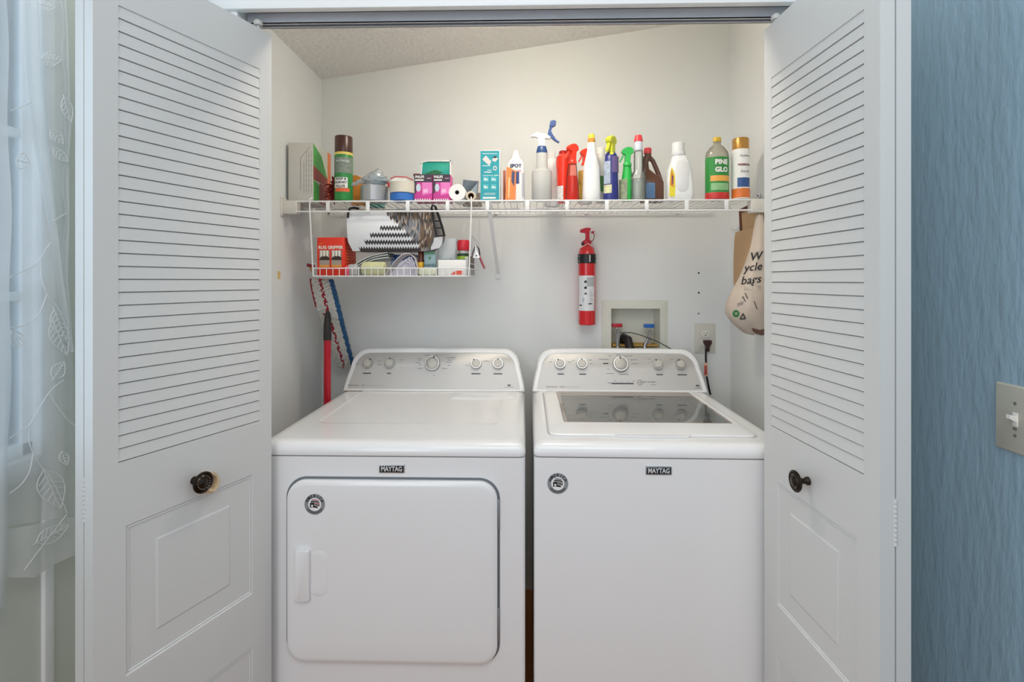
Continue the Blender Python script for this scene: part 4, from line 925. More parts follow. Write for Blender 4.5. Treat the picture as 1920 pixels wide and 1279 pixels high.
PK = M('#dcd5d6', .95, var=.06, scale=40, bump=.3, bscale=200, name='pinkish_white_cloth')
c = cloth('folded_cloth', 'pinkish white folded cloth spilling over the basket front', [(722, 517), (728, 506), (736, 494), (746, 483), (757, 476), (768, 475), (777, 483), (781, 498), (782, 515)], 1.885, 1.97, .003, PK, 4, 1)
b = MB()
for l in range(3):
    P = [W(px, py, 1.882) for px, py in ((768-l*6, 482+l*4), (758-l*5, 492+l*2), (744, 504), (731+l*4, 516))]
    Q = [W(px, py, 1.882) for px, py in ((770-l*5, 482+l*4), (776-l*4, 494), (779-l*4, 505), (779-l*5, 516))]
    b.tube(P, .003, 6); b.tube(Q, .003, 6)
b.face([W(px, py, 1.884) for px, py in ((768, 483), (778, 500), (778, 517), (733, 517), (750, 500))]); b.build('cloth_folds', M('#c3c0cc', .95, var=.1, name='lilac_grey_cloth'), c)
# small bottles
def small(name, label, cat, px, yt, Y, parts, zb=FB, **k): return bottle(name, label, cat, px, yt, Y, parts, zb=zb, **k)
small('glue_bottle', 'small dark bottle with yellow cap beside the blue-green tube in the basket', 'bottle', (783, 796), 470, 1.93, [
    ('body', 'L', M('#6b3524', .35, name='dark_amber'), [(.9, 0), (1, .03), (1, .2), (.9, .62), (.8, .66), (.8, .95), (.6, 1)]), ('cap', 'L', M('#eab52a', .4, name='yellow_cap'), [(1, .30), (1.08, .32), (1.0, .52), (.7, .58)])])
X, wd, H = ext(796, 818, 472, 1.92, FB); w = wd/2
t = thing('hand_cream_tube', 'grey-green tube lettered HAND standing in the basket', 'tube', (X, 1.92, FB))
MB().box(-w, w, -.012, .012, 0, H, .004).build('tube_body', M('#86a3ac', .4, name='grey_teal_tube'), t)
b = MB(); b.text('HAND', .0155, 0, H*.42, -.0128, mat=0, bold=.02); b.face([(-w*.75, -.0126, H*.22), (w*.75, -.0126, H*.22), (w*.75, -.0126, H*.26), (-w*.75, -.0126, H*.26)], 0)
b.loft([XZ(circ(0, H*.72, .006, .006, 6), -.0122), XZ(circ(0, H*.72, .006, .006, 6), -.0127)], mat=1); b.face([(-w*.9, -.0125, H*.88), (w*.9, -.0125, H*.88), (w*.9, -.0125, H*.97), (-w*.9, -.0125, H*.97)], 1)
b.build('tube_print', [M('#274858', .5, name='dark_teal_letters'), M('#4c8a5c', .5, name='green_mark')], t)
b = MB(); b.box(-.032, .032, -.012, .02, 0, .028, .008); o = b.build('soap_bar', M('#d9dcc6', .6, var=.05, name='cream_soap')); o.location = (W(801, 510, 1.885).x, 1.888, FB); tag(o, 'cream soap bar behind the basket front, below the HAND tube', 'soap')
X, wd, H = ext(820, 855, 447, 1.97, FB); w = wd/2
t = thing('carton', 'light grey box with teal lettering standing in the right of the basket', 'box', (X, 1.97, FB))
MB().box(-w, w, 0, .05, 0, H, .003).build('box_body', M('#ccd3d6', .5, name='pale_grey_card'), t)
b = MB(); b.text('miracle', .018, 0, H*.42, -.0005, mat=0, bold=.03); b.loft([XZ(circ(.003, H*.33, .007, .007, 20), -.0003), XZ(circ(.003, H*.33, .007, .007, 20), -.0009)], mat=1); b.build('box_print', [M('#2aa7b3', .5, name='teal_letters'), M('#173042', .5, name='navy_mark')], t)
X, wd, H = ext(821, 874, 487, 1.885, FB); w = wd/2
t = thing('tissue_box', 'flat white box with a red patch at the right front of the basket', 'box', (X, 1.885, FB))
MB().box(-w, w, 0, .034, 0, H, .002).build('box_body', PAPERW, t)
b = MB(); b.face([(-w*.1, -.0004, .003), (w*.78, -.0004, .003), (w*.78, -.0004, .018), (w*.25, -.0004, .017)]); b.build('red_patch', M('#e0583f', .5, name='orange_red_patch'), t)
b = MB(); b.box(-w*.98, w*.98, .001, .033, H-.0005, H+.002); b.build('dark_lid_gap', M('#6d6f72', .6, name='grey_inner_flap'), t)
t, R, H = small('repellent_can', 'green can with red cap at the right end of the basket', 'can', (857, 881), 450, 1.945, [
    ('can', 'L', M('#93b52e', .4, var=.5, scale=60, name='lime_black_print'), [(.9, 0), (1, .02), (1, .54), (.9, .55)]), ('shoulder', 'L', M('#1d3a26', .4, name='dark_green_band'), [(1.0, .54), (1.01, .55), (1.0, .60), (.8, .62)]),
    ('neck', 'L', SATIN, [(.8, .60), (.82, .70), (.8, .71)]), ('cap', 'L', M('#d01f33', .35, name='crimson_cap'), [(.95, .70), (1, .72), (1, .93), (.85, .99), (.5, 1)])])
b = MB(); b.box(0, .012, 0, .20, 0, .070, .001); b.box(.012, .016, .0, .2, 0, .075, .001, mat=1); o = b.build('grey_panel', [M('#c4c8ca', .5, name='light_grey_board'), M('#6d5f58', .6, name='brown_board_edge')]); o.location = (bx1-.019, 1.90, FB); tag(o, 'thin grey board standing on edge at the right end of the basket', 'board')
# spring clamp
cp = W(893, 462, 1.93); t = thing('spring_clamp', 'small metal spring clamp with dark red handles hanging at the right of the basket', 'clamp', (cp.x, 1.93, cp.z-.045))
b = MB(); b.prism([(-.014, 0), (.014, 0), (.008, .022), (.002, .03), (-.004, .022)], -.006, .006, 'xz', bev=.001); b.prism([(-.004, .02), (.002, .02), (-.0, .052), (-.004, .05)], -.004, .004, 'xz'); b.build('jaws', M('#e0e0de', .35, .5, name='plated_steel'), t)
b = MB(); b.tube([(.012, 0, .006), (.022, 0, -.018), (.032, 0, -.04)], [.004, .0042, .0035], 8); b.build('handle', M('#a04550', .5, name='dull_red_grip'), t)
b = MB(); b.tube([(-.002, 0, .028), (.000, 0, .052), (.010, 0, .035), (.014, 0, .01)], .003, 8); b.tube([(-.013, .0, .0), (-.016, 0.0, -.003), (-.014, 0, .02), (-.002, 0, .05)], .0022, 8); b.build('spring', M('#4a3a40', .5, name='dark_grip'), t)
b = MB(); b.lathe([(.003, 0), (.003, .002)], seg=10); b.xf(Matrix.Translation((.001, -.006, .009)) @ Matrix.Rotation(pi/2, 4, 'X')); b.build('rivet', BLACK, t)

# ================================================================== WOVEN BAG
Yb = 1.895
bag = thing('woven_bag', 'woven chevron tote bag in white, charcoal and brown, lying on the basket contents', 'bag', (0, 0, 0))
cols = 60; rows = 11
yt0, yb0_ = 398.0, 471.0
def leftx(py): 
    f = (py-yt0)/(yb0_-yt0); return 649+4*f if f < .75 else 652+8*(f-.75)/.25*1.2
def rightx(py):
    f = (py-yt0)/(yb0_-yt0); return 812 - 9*max(0, f-.55)/.45 if f > .55 else 812
def bagpt(u, v, d=0):
    py = yt0+v*(yb0_-yt0); px = leftx(py)+u*(rightx(py)-leftx(py))
    bulge = .022*sin(pi*min(max(v, 0), 1))*(.6+.4*sin(pi*u))
    return W(px, py, Yb-bulge+d)
wmats = [M('#e7e9ec', .55, name='white_strap'), M('#393536', .55, name='charcoal_strap'), M('#787b80', .45, .2, name='grey_strap'), M('#6a543f', .5, name='brown_strap'), M('#a59688', .5, name='taupe_strap')]
b = MB(); random.seed(21)
def zig(i, j): return (j + (.38 if i % 2 else -.38)*(0 if j in (0, rows) else 1))/rows
for j in range(rows):
    for i in range(cols):
        u0, u1 = i/cols, (i+1)/cols; uc, vc = (u0+u1)/2, (j+.5)/rows
        px = 651+uc*160; py = yt0+vc*73
        wlim = 728+(py-405)*1.09 if py > 404 else 726
        row = j; m = 0
        if px > wlim:
            if px > 788 and py < 466: m = random.choice([3, 3, 3, 4, 1])
            elif py < 412: m = random.choice([1, 3, 4, 2, 1])
            else: m = random.choice([2, 2, 1, 4, 2])
        else:
            dstart = {4: 711, 6: 694, 8: 683, 10: 668}
            if j in dstart and px > dstart[j] and py > 419: m = 1
        b.face([bagpt(u0, zig(i, j)), bagpt(u1, zig(i+1, j)), bagpt(u1, zig(i+1, j+1)), bagpt(u0, zig(i, j+1))], m)
b.build('front_weave', wmats, bag, 15)
b = MB(); Lb = []
for v in [k/12 for k in range(13)]:
    l = [bagpt(0, v, .002), bagpt(.5, v, .004), bagpt(1, v, .002)]; rr = l[2]; ll = l[0]
    inset = .0 
    gx = W(833, 430, Yb+.03).x-bagpt(1, .4).x
    Lb.append([ll, ll+Vector((.004, .05, 0)), ll+Vector((.02, .085, 0)), rr+Vector((gx*(.35+.65*min(v*1.6, 1))*(1 if v < .75 else 1-.8*(v-.75)/.25), .085, 0)), rr+Vector((gx*.5*(1-.6*v*v), .03, .002*(1-v)))  , rr, l[1]])
b.loft(Lb, mat=0); b.build('bag_back', [M('#8d8a88', .6, var=.3, scale=90, name='mixed_weave')], bag, 30)
b = MB()
pts = [bagpt(1, .02, -.003), W(809, 391, Yb-.01), W(811, 384.5, Yb-.01), W(816, 387, Yb-.01), W(822, 405, Yb), W(829, 425, Yb+.005), W(833.5, 443, Yb+.01)]
b.tube(pts, [.0045]*7, 8); 
b.tube([W(811, 398, Yb-.012), W(814, 420, Yb-.018), W(819, 444, Yb-.018)], .004, 8)
for py in (415, 428, 443): b.tube([W(812+(py-398)*.15, py, Yb-.017), W(820+(py-398)*.27, py-1, Yb+.004)], .003, 6)
b.build('handle', M('#17181c', .6, var=.2, bump=.6, bscale=300, name='black_braid'), bag)
b = MB(); b.tube([W(652, 408, Yb-.012), W(653, 398, Yb-.01), W(656, 391, Yb), W(664, 389.5, Yb+.02), W(672, 391, Yb+.04)], .0045, 8); b.build('handle', M('#17181c', .6, var=.2, bump=.6, bscale=300, name='black_braid'), bag)
b = MB(); b.loft([[W(x0, y, Yb-.008+(y-440)*.0002), W(x1, y-3, Yb+.012), W(x1, y+2, Yb+.012), W(x0, y+6, Yb-.008)] for x0, x1, y in ((814, 830, 446), (812, 829, 455), (808, 824, 463))], mat=0)
b.build('side_gusset', wmats[0], bag)

# ================================================================== MOP
t = thing('mop', 'flat mop leaning head-up between the dryer and the left closet wall, red pole', 'mop', (W(612, 700, 1.955).x+.0, 1.955, 0))
ox = Vector(t.location)
pt = W(614, 592, 1.975)-ox; pj = W(614, 632, 1.965)-ox
b = MB(); b.tube([(0, 0, .004), pj], .0135, 16); b.build('pole', M('#c3182c', .22, .15, name='metallic_red_pole'), t)
b = MB(); b.tube([pj+Vector((0, 0, -.012)), pj+Vector((0, 0, .045)), pt+Vector((.001, 0, 0)), pt+Vector((.0, .003, .018))], [.0155, .0145, .011, .006], 14); b.build('joint', M('#2c2524', .5, name='black_joint'), t)
def padpt(u, v, d=0):      # u across 0..1, v along 0 top..1 bottom
    L_ = [(585, 523, 1.94), (588, 545, 1.96), (597, 580, 1.985), (617, 640, 2.08), (633, 688, 2.165)]
    R_p = [(624, 524, 1.96), (632, 552, 1.98), (644, 600, 2.01), (655, 645, 2.10), (666, 692, 2.185)]
    f = v*4; i = min(int(f), 3); g = f-i
    a = W(*L_[i]).lerp(W(*L_[i+1]), g); c = W(*R_p[i]).lerp(W(*R_p[i+1]), g)
    return a.lerp(c, u)+Vector((0, d, 0))-ox
b = MB(); random.seed(5); NR = 12
for k in range(NR):
    u = (k+.5)/NR; m = 2 if k >= NR-2 else (1 if k in (4, 5) else 0)
    n = 46; pts = []; rs = []
    seg_m = m
    for i in range(n+1):
        v = i/n; pts.append(padpt(u+.006*sin(i*1.7+k), v, -.004+.003*sin(i*2.1+k*2))); rs.append(.0052+.0018*(i % 2)+random.uniform(-.0006, .0006))
    if m == 1:
        q = MB()
        for i in range(n):
            q.tube(pts[i:i+2], rs[i]*.8, 6, mat=(1 if (i+k*2) % 4 < 3 else 0))
        b.join(q)
    else: b.tube(pts, rs, 7, mat=m)
b.build('chenille_pad', [M('#cfcdc6', .95, var=.12, scale=120, bump=.5, bscale=300, name='off_white_chenille'), M('#a8283a', .95, var=.15, name='red_chenille'), M('#2f5b86', .95, var=.25, scale=90, bump=.5, bscale=300, name='blue_chenille')], t)
b = MB(); b.loft([[padpt(0, v, .0), padpt(1, v, .0), padpt(1, v, .012), padpt(0, v, .012)] for v in [i/14 for i in range(15)]]); b.build('pad_backing', M('#bdbab2', .95, name='pad_cloth'), t)
b = MB(); b.tube([padpt(-.04, v, -.006) for v in (0, .2, .35, .47)], .004, 8); b.tube([W(576, 497, 1.92)-ox, W(590, 499, 1.925)-ox], [.007, .004], 8); b.tube([W(606, 588, 1.98)-ox, W(618, 596, 1.975)-ox], .003, 8)
b.build('frame', M('#8c1c26', .5, name='dark_red_frame'), t)
b = MB(); b.tube([W(582, 500, 1.93)-ox, W(585, 508, 1.93)-ox], .007, 8); b.build('frame_pivot', M('#b58a5f', .6, name='tan_plastic'), t)

# ================================================================== FIRE EXTINGUISHER
EX = W(1100.5, 500, 2.185); zbx = W(1100, 609, 2.185).z
t = thing('fire_extinguisher', 'red fire extinguisher strapped to the back wall below the shelf', 'fire extinguisher', (EX.x, 2.185, zbx))
zf = lambda py: W(1100, py, 2.185).z-zbx
r = .0365; FR = M('#d4161f', .22, coat=.5, name='extinguisher_red')
b = MB(); L = [(r*.9, 0), (r*.98, .002), (r, .006), (r, zf(480)), (r*.96, zf(474)), (r*.82, zf(466)), (r*.55, zf(461)), (.015, zf(459)), (.014, zf(455))]
b.lathe(L, seg=40); b.build('cylinder', FR, t)
HD = M('#c01a2c', .4, name='head_red')
b = MB(); b.lathe([(.016, zf(458)), (.019, zf(457)), (.019, zf(452)), (.013, zf(450))], seg=20)
z = zf(452); b.prism([(-.008, z), (-.006, z+.022), (-.008, z+.034), (-.026, z+.036), (-.031, z+.042), (-.026, z+.050), (-.004, z+.057), (.014, z+.056), (.017, z+.050), (.012, z+.045), (.010, z+.02), (.012, z)], -.010, .010, 'xz', bev=.003)
b.build('valve_head', HD, t)
b = MB(); b.prism([(.018, z+.040), (.030, z+.044), (.030, z+.034), (.020, z+.030)], -.006, .006, 'xz', bev=.001); b.build('lever', HD, t)
b = MB(); b.tube([(.028, 0, z+.04), (.031, 0, z+.02), (.027, 0, z+.004), (.018, 0, z-.004)], .0018, 8); b.build('pull_pin', M('#6d2b3a', .4, name='pin_maroon'), t)
b = MB(); pts = [(.024*cos(a)-.001, -.014+.012*sin(a), zf(462)+.012*sin(a)*0-.010*abs(sin(a/1))) for a in [2*pi*k/24 for k in range(24)]]
b.tube([( .030*cos(a), -.022*abs(sin(a))-.006, zf(461)-.018*(abs(cos(a)))+.008) for a in [pi*k/16 for k in range(17)]], .0014, 6); b.build('safety_tie', M('#e6d7d6', .4, name='clear_tie'), t)
b = MB(); b.box(-.024, -.012, -.010, .004, zf(460), zf(454), .002); b.build('gauge', BLACK, t)
z0, z1 = zf(494), zf(477); b = MB(); b.lathe([(r+.0015, z0), (r+.0025, z0+.001), (r+.0025, z1-.001), (r+.0015, z1)], seg=40); b.box(-.03, .03, .02, .054, z0, z1, .002); b.build('strap', BLACK, t)
b = MB(); b.box(.004, .010, -r-.007, -r-.002, z0+.004, z1-.004, .001); 
for xx in (-.033, .033):
    for zz_ in (z0+.008, z1-.009): b.box(xx-.003, xx+.003, -.019, -.014, zz_-.003, zz_+.003, .001)
b.build('strap_latch', SATIN, t)
def band(mb, z0, z1, a0, a1, rr, mat=0, n=20):
    L = []
    for q in range(n+1): a = radians(a0+(a1-a0)*q/n); L.append([Vector((rr*sin(a), -rr*cos(a), zz)) for zz in (z0, z1)])
    mb.loft(L, False, False, closed=False, mat=mat)
b = MB(); band(b, zf(582), zf(517), -75, 50, r+.0006); lab = b.build('label', M('#e6e7ea', .45, name='label_white'), t)
b = MB(); rr = r+.0011
for py in (528, 539, 550):
    zz_ = zf(py); fn = lambda u, v: (rr*sin(u/rr), -rr*cos(u/rr), v)
    for P in ([(-.004, -.007), (.006, -.006), (.007, .001), (.002, .006), (-.003, .004), (-.006, -.001)],): b.face([fn(-.011+x*(1 if py < 545 else .8), zz_+y_*(.9 if py < 545 else .6)) for x, y_ in P])
b.text('2', .020, -.021, zf(562), 0, fn=fn, mat=1); band(b, zf(573), zf(571), -66, -40, rr, 0); band(b, zf(570), zf(568), 2, 28, rr, 0)
band(b, zf(537), zf(520), -8, 44, rr, 2)
for k in range(8): band(b, zf(545+k*3), zf(544+k*3), 8, 18+(k*7) % 22, rr, 2)
b.build('label_print', [BLACK, M('#3a5a92', .5, name='blue_ink'), M('#b4b6ba', .5, name='grey_ink')], lab)

# ================================================================== WASHER OUTLET BOX
t = thing('washer_outlet_box', 'recessed cream laundry outlet box in the wall above the washer', 'outlet box', ((hx0+hx1)/2, YB, hz0))
cx_ = (hx0+hx1)/2; fx0, fx1 = W(1128, 600, YB).x-cx_, W(1251, 600, YB).x-cx_; fz1 = W(1190, 563, YB).z-hz0; a0, a1 = hx0-cx_, hx1-cx_; zt3 = hz1-hz0
CR = M('#dedfd3', .5, name='cream_plastic')
b = MB(); b.loft([XZ(rrect(fx0, fx1, -.04, fz1, .004, 3), -.0002), XZ(rrect(fx0, fx1, -.04, fz1, .004, 3), -.004), XZ(rrect(fx0+.003, fx1-.003, -.037, fz1-.003, .004, 3), -.006), XZ(rrect(a0, a1, 0, zt3, .003, 3), -.006), XZ(rrect(a0, a1, 0, zt3, .003, 3), .002), XZ(rrect(a0+.006, a1-.006, .006, zt3-.006, .003, 3), .085)], cap0=False)
b.build('box_shell', CR, t)
b = MB(); b.box(a0+.007, a1-.007, .0, .08, .006, .014); b.build('base_stain', M('#c09a4e', .8, var=.4, scale=30, name='rusty_stain'), t)
for nm, px, py, col, hxp in (('red', 1157, 610, '#c81f38', 1158), ('blue', 1217, 611, '#1f6cc4', 1208)):
    p = W(px, py, YB+.03)-Vector(t.location)
    b = MB(); b.box(-.024, .022, -.010, .008, -.008, .008, .003); o = b.build('valve_handle', M(col, .35, name=nm+'_handle'), t); o.location = p
    b = MB(); b.tube([(p.x, p.y, p.z-.008), (p.x, p.y, p.z-.03)], .007, 12); b.tube([(p.x-.002, p.y-.018, p.z-.022), (p.x, p.y+.01, p.z-.022)], .010, 12)
    b.tube([(p.x, p.y, p.z-.028), (p.x, p.y, p.z-.06), (p.x, p.y+.0, .012)], .009, 12); b.build('valve_body', SATIN, t)
    q = W(hxp, 650, YB-.01)-Vector(t.location); e = Vector((q.x+.004, -.05, q.z-.06))
    h = MB(); h.tube([(p.x-.002, p.y-.018, p.z-.020), (p.x+.0, p.y-.03, p.z-.030), ((p.x+q.x)/2, q.y-.01, (p.z+q.z)/2-.004), tuple(q), tuple(e)], .0075, 12)
    ho = h.build('supply_hose', M('#b9bcbf', .3, .8, var=.3, scale=600, name='braided_steel')); ho.location = t.location
    tag(ho, 'braided steel supply hose under the %s valve' % nm, 'hose')
o = MB(); p = W(1168, 630, YB+.03); p2 = W(1186, 655, YB-.02)
o.tube([(p.x, YB+.05, p.z-.03), (p.x+.004, YB+.03, p.z-.005), (p.x+.014, YB-.005, p.z-.012), (p.x+.020, YB-.03, p.z-.05), (p.x+.022, YB-.04, p.z-.12)], [.014, .017, .019, .018, .017], 16)
ho = o.build('drain_hose', M('#241f22', .5, name='black_rubber')); tag(ho, 'black drain hose curving out of the outlet box between the valves', 'hose')
b = MB(); P = [(1163, 624), (1172, 623.5), (1185, 624), (1203, 629), (1218, 635), (1236, 642), (1250, 650), (1263, 657), (1270, 664)]
b.tube([W(x, y, YB-.02-.004*i) for i, (x, y) in enumerate(P)], .0018, 8); o = b.build('cable', BLACK); tag(o, 'thin black cable arching in front of the outlet box', 'cable')

# ================================================================== POWER OUTLET, PLUG
pc = W(1321.5, 634.5, YB)
t = thing('power_outlet', 'cream double power outlet on the back wall right of the outlet box', 'power outlet', (pc.x, YB, pc.z))
b = MB(); b.plate(-.045, .045, -.065, .065, .004, 0, -.006, .003); b.build('wall_plate', M('#d6d4ca', .45, name='ivory_plate'), t)
for sz in (1, -1):
    b = MB(); b.plate(-.0165, .0165, sz*.0195-.0145, sz*.0195+.0145, .012, -.004, -.0078, .001); s_ = b.build('socket', M('#e6e4dc', .4, name='ivory_socket'), t)
    b = MB(); c0 = sz*.0195
    b.box(-.0075, -.0055, -.0082, -.0078, c0, c0+.008); b.box(.0055, .0075, -.0082, -.0078, c0, c0+.007); b.plate(-.0025, .0025, c0-.008, c0-.003, .002, -.0078, -.0082, .0001); b.build('socket_slots', M('#4a2a20', .6, name='dark_slots'), s_)
cbase = Vector((pc.x+.003, YB-.009, pc.z-.0195))
b = MB(); b.prism([(-.0155, .014), (.0155, .014), (.016, .004), (.006, -.014), (.005, -.034), (-.005, -.034), (-.006, -.014), (-.016, .004)], -.028, 0, 'xz', bev=.003); plug_b = b
b = MB(); base = cbase; P = [(1323.5, 655), (1323.5, 672), (1324.5, 690), (1325, 705), (1328, 722), (1332, 740)]
b.tube([Vector((0, -.014, -.03))]+[W(x, y, YB-.03)-base for x, y in P], .0042, 10); t2 = b.build('power_cord', BLACK, was); t2.matrix_parent_inverse = (Matrix.Translation(was.location) @ Matrix.Rotation(was.rotation_euler.z, 4, 'Z')).inverted(); t2.location = cbase; plug_b.build('plug', M('#3a1c1a', .4, name='dark_plug'), t2)
b = MB(); q = W(1323.5, 692, YB-.036)-base; b.plate(q.x-.008, q.x+.008, q.z-.032, q.z+.027, .001, q.y+.001, q.y, .0003); b.plate(q.x-.006, q.x+.004, q.z-.024, q.z+.015, .001, q.y, q.y-.0006, .0002, mat=1); b.build('warning_tag', [M('#e3b6a4', .5, name='pale_tag'), M('#b5483c', .5, name='tag_red')], t2)

# ================================================================== BAGS ON THE RIGHT WALL
hk = WX(1424, 396, XR)
TAN = M('#c9a57c', .8, var=.06, scale=20, bump=.25, bscale=25, name='kraft_paper')
t = thing('paper_bag', 'tan kraft paper bag with brown handle hanging on the right closet wall', 'paper bag', (XR, 0, 0))
pa = lambda px, py, X=XR-.02: WX(px, py, X)-Vector((XR, 0, 0))
b = MB(); xa, xb_ = XR-.012, XR-.055
y_far = WX(1382, 500, XR-.03).y; y_near = 1.885
zt4, zb4 = W(1400, 430, 1.99).z, W(1400, 520, 2.05).z-.06
L = []
for z, g in ((zb4, .9), (zb4+.05, 1), (zt4-.12, 1), (zt4-.03, .9), (zt4, .75)):
    L.append([Vector((x-XR, y, z)) for x, y in rrect(xa-.034*g, xa, y_near, y_far, .003, 2)])
b.loft(L); b.build('bag_body', TAN, t)
b = MB(); xh = XR-.03; zf1 = WX(1390, 395, xh).z; yf_ = WX(1388.5, 430, xh).y
b.loft([[Vector((xh-XR+d, y, z)) for y, z in ((yf_-.003, zt4-.006), (yf_-.01, zf1-.002), (1.875, zf1+.008), (1.875, zt4))] for d in (-.001, .001)]); b.build('bag_flap', TAN, t)
b = MB(); q = xh-XR-.003
hw = .0085
L = [[Vector((q+d, y-hw*ny, z-hw*nz)) for d, ny, nz in ((-.002, -1, s1), (-.002, 1, s2), (.002, 1, s2), (.002, -1, s1))] for y, z, s1, s2 in ((yf_-.012, zt4+.0, 0, 0), (yf_-.006, zf1-.01, -.8, .8), (1.80, zf1+.012, -1, 1))]
L = [[Vector((q+d, yf_-.012+e, zt4-.002)) for d, e in ((-.002, .008), (-.002, -.008), (.002, -.008), (.002, .008))],
     [Vector((q+d, y, z)) for d, y, z in ((-.002, yf_+.006, zf1+.006), (-.002, yf_-.010, zf1-.010), (.002, yf_-.010, zf1-.010), (.002, yf_+.006, zf1+.006))],
     [Vector((q+d, 1.872, z)) for d, z in ((-.002, zf1+.018), (-.002, zf1-.002), (.002, zf1-.002), (.002, zf1+.018))]]
b.loft(L); b.build('bag_handle', M('#6b3a28', .7, name='brown_handle'), t)
# plastic carrier bag
t = thing('plastic_bag', 'beige plastic carrier bag with black lettering and green dot, hanging before the paper bag', 'plastic bag', (0, 0, 0))
rows_ = [(402, 1425, 6, .012), (430, 1421, 9, .02), (460, 1413, 15, .03), (490, 1404, 22, .04), (520, 1392, 32, .05), (550, 1375, 46, .062), (570, 1367, 54, .068), (588, 1366, 55, .066), (604, 1376, 46, .058), (616, 1389, 34, .045), (624, 1399, 24, .03), (628, 1412, 12, .012)]
Yp = 1.862; L = []; random.seed(31); N = 36
for (py, pxl, hwp, dep) in rows_:
    c = W(pxl, py, Yp); z = c.z; xr = XR-.003; x0 = c.x; cxp = (x0+xr)/2; rx = max((xr-x0)/2, .006)
    if py < 450: cxp = W(1429, py, Yp).x; rx = .012+.016*(py-402)/48
    ring = []
    for k in range(N):
        a = 2*pi*k/N; cr = 1+.05*sin(5*a+py*.05)+.04*sin(9*a+py*.11); 
        ring.append(Vector((cxp+rx*cos(a)*(cr if cos(a) > -.3 else 1+.02*sin(7*a+py*.1)), Yp+dep*sin(a)*cr+.02, z)))
    L.append(ring)
L = [[Vector((p.x, p.y, p.z+.003*sin(k*1.1))) for k, p in enumerate(r_)] for r_ in L]
BEI = M('#cbbcae', .38, var=.07, scale=18, bump=.5, bscale=30, name='beige_plastic_film')
b = MB(); b.loft(L); bb = b.build('bag_body', BEI, t, 60)
b = MB(); b.loft([[p*1.0 for p in [Vector((v.x, v.y-.0015, v.z)) for v in r_[24:34]]] for r_ in L[9:12]], False, False, closed=False); b.build('bag_lower_patch', M('#7d5a48', .6, var=.5, scale=70, name='brown_mottled_print'), bb)  # brown mottled strip over the lower front of the bag
from mathutils.bvhtree import BVHTree
def onbag(mesh_o, off=.002):
    me = mesh_o.data; tr = BVHTree.FromPolygons([v.co.copy() for v in me.vertices], [tuple(p.vertices) for p in me.polygons])
    def f(px, py):
        a, bb_, c = ray(px, py); o_ = Vector((0, 0, EYE)); d = Vector((a, bb_, c)).normalized(); h = tr.ray_cast(o_, d)
        return (h[0]-d*off) if h[0] else W(px, py, Yp-.06)
    return f
fb = onbag(bb)
b = MB()
S_ = lambda x0, y0, s, m, txt, sk=.25, bo=.0: b.text(txt, s, 0, 0, 0, fn=lambda u, v: fb(x0+u*1+v*sk, y0-v*1-u*.12), mat=m, bold=bo)
S_(1413, 501, 22, 0, 'ycle', .2, .01); S_(1417, 524, 22, 0, 'bags c', .2, .01); S_(1418, 481, 22, 0, 'W', .2, .02)
for k in range(3): b.face([fb(1395+q[0], 537+k*3+q[1]) for q in ((0, 0), (32, -1), (32, 0), (0, 1))], 2)
b.build('lettering', [BLACK, GREYP, M('#9a8f8a', .5, name='faint_line_print')], bb)
b = MB(); b.loft([[fb(1380+r_*cos(2*pi*k/20), 588+r_*1.05*sin(2*pi*k/20)) for k in range(20)] for r_ in (6.5, 2.4)], False, False); b.build('green_dot', M('#2c7a3e', .5, name='green_ring_print'), bb)
b = MB(); S_(1392, 594, 13, 0, '△', 0); 
for k in range(4): b.face([fb(1382+k*3+q[0], 575-k+q[1]) for q in ((0, 0), (1, 0), (3, -7), (2, -7))], 0)
for P in ([(1391, 556), (1394, 556), (1399, 566), (1397, 566)], [(1396, 550), (1398, 549), (1403, 560), (1401, 561)], [(1413, 565), (1415, 565), (1421, 580), (1419, 580)], [(1388, 598), (1390, 597), (1394, 588), (1392, 588)], [(1392, 588), (1394, 587), (1399, 597), (1397, 598)], [(1388, 598), (1398, 597), (1398, 599), (1389, 600)]): b.face([fb(*p) for p in P], 0)
b.build('small_marks', M('#4c4742', .5, name='dark_mark_print'), bb)
# hooks
for (px, py), nm in (((1424, 402), 'white wall hook holding the plastic and paper bags'), ((1384, 430), 'small white clip on the right closet wall beside the paper bag')):
    p = WX(px, py, XR-.001); b = MB(); b.box(-.006, 0, -.008, .008, -.012, .012, .002); b.tube([(-.004, 0, .002), (-.02, 0, -.006), (-.028, 0, .004)], .003, 8)
    o = b.build('wall_hook', WIRE); o.location = p; tag(o, nm, 'hook')
p = WX(523, 516, XL+.0005); b = MB(); b.box(0, .0006, -.010, .010, -.014, .014); o = b.build('paper_scrap', M('#e0c27a', .8, name='yellow_paper')); o.location = p; tag(o, 'small yellow paper scrap stuck on the left closet wall', 'paper scrap')

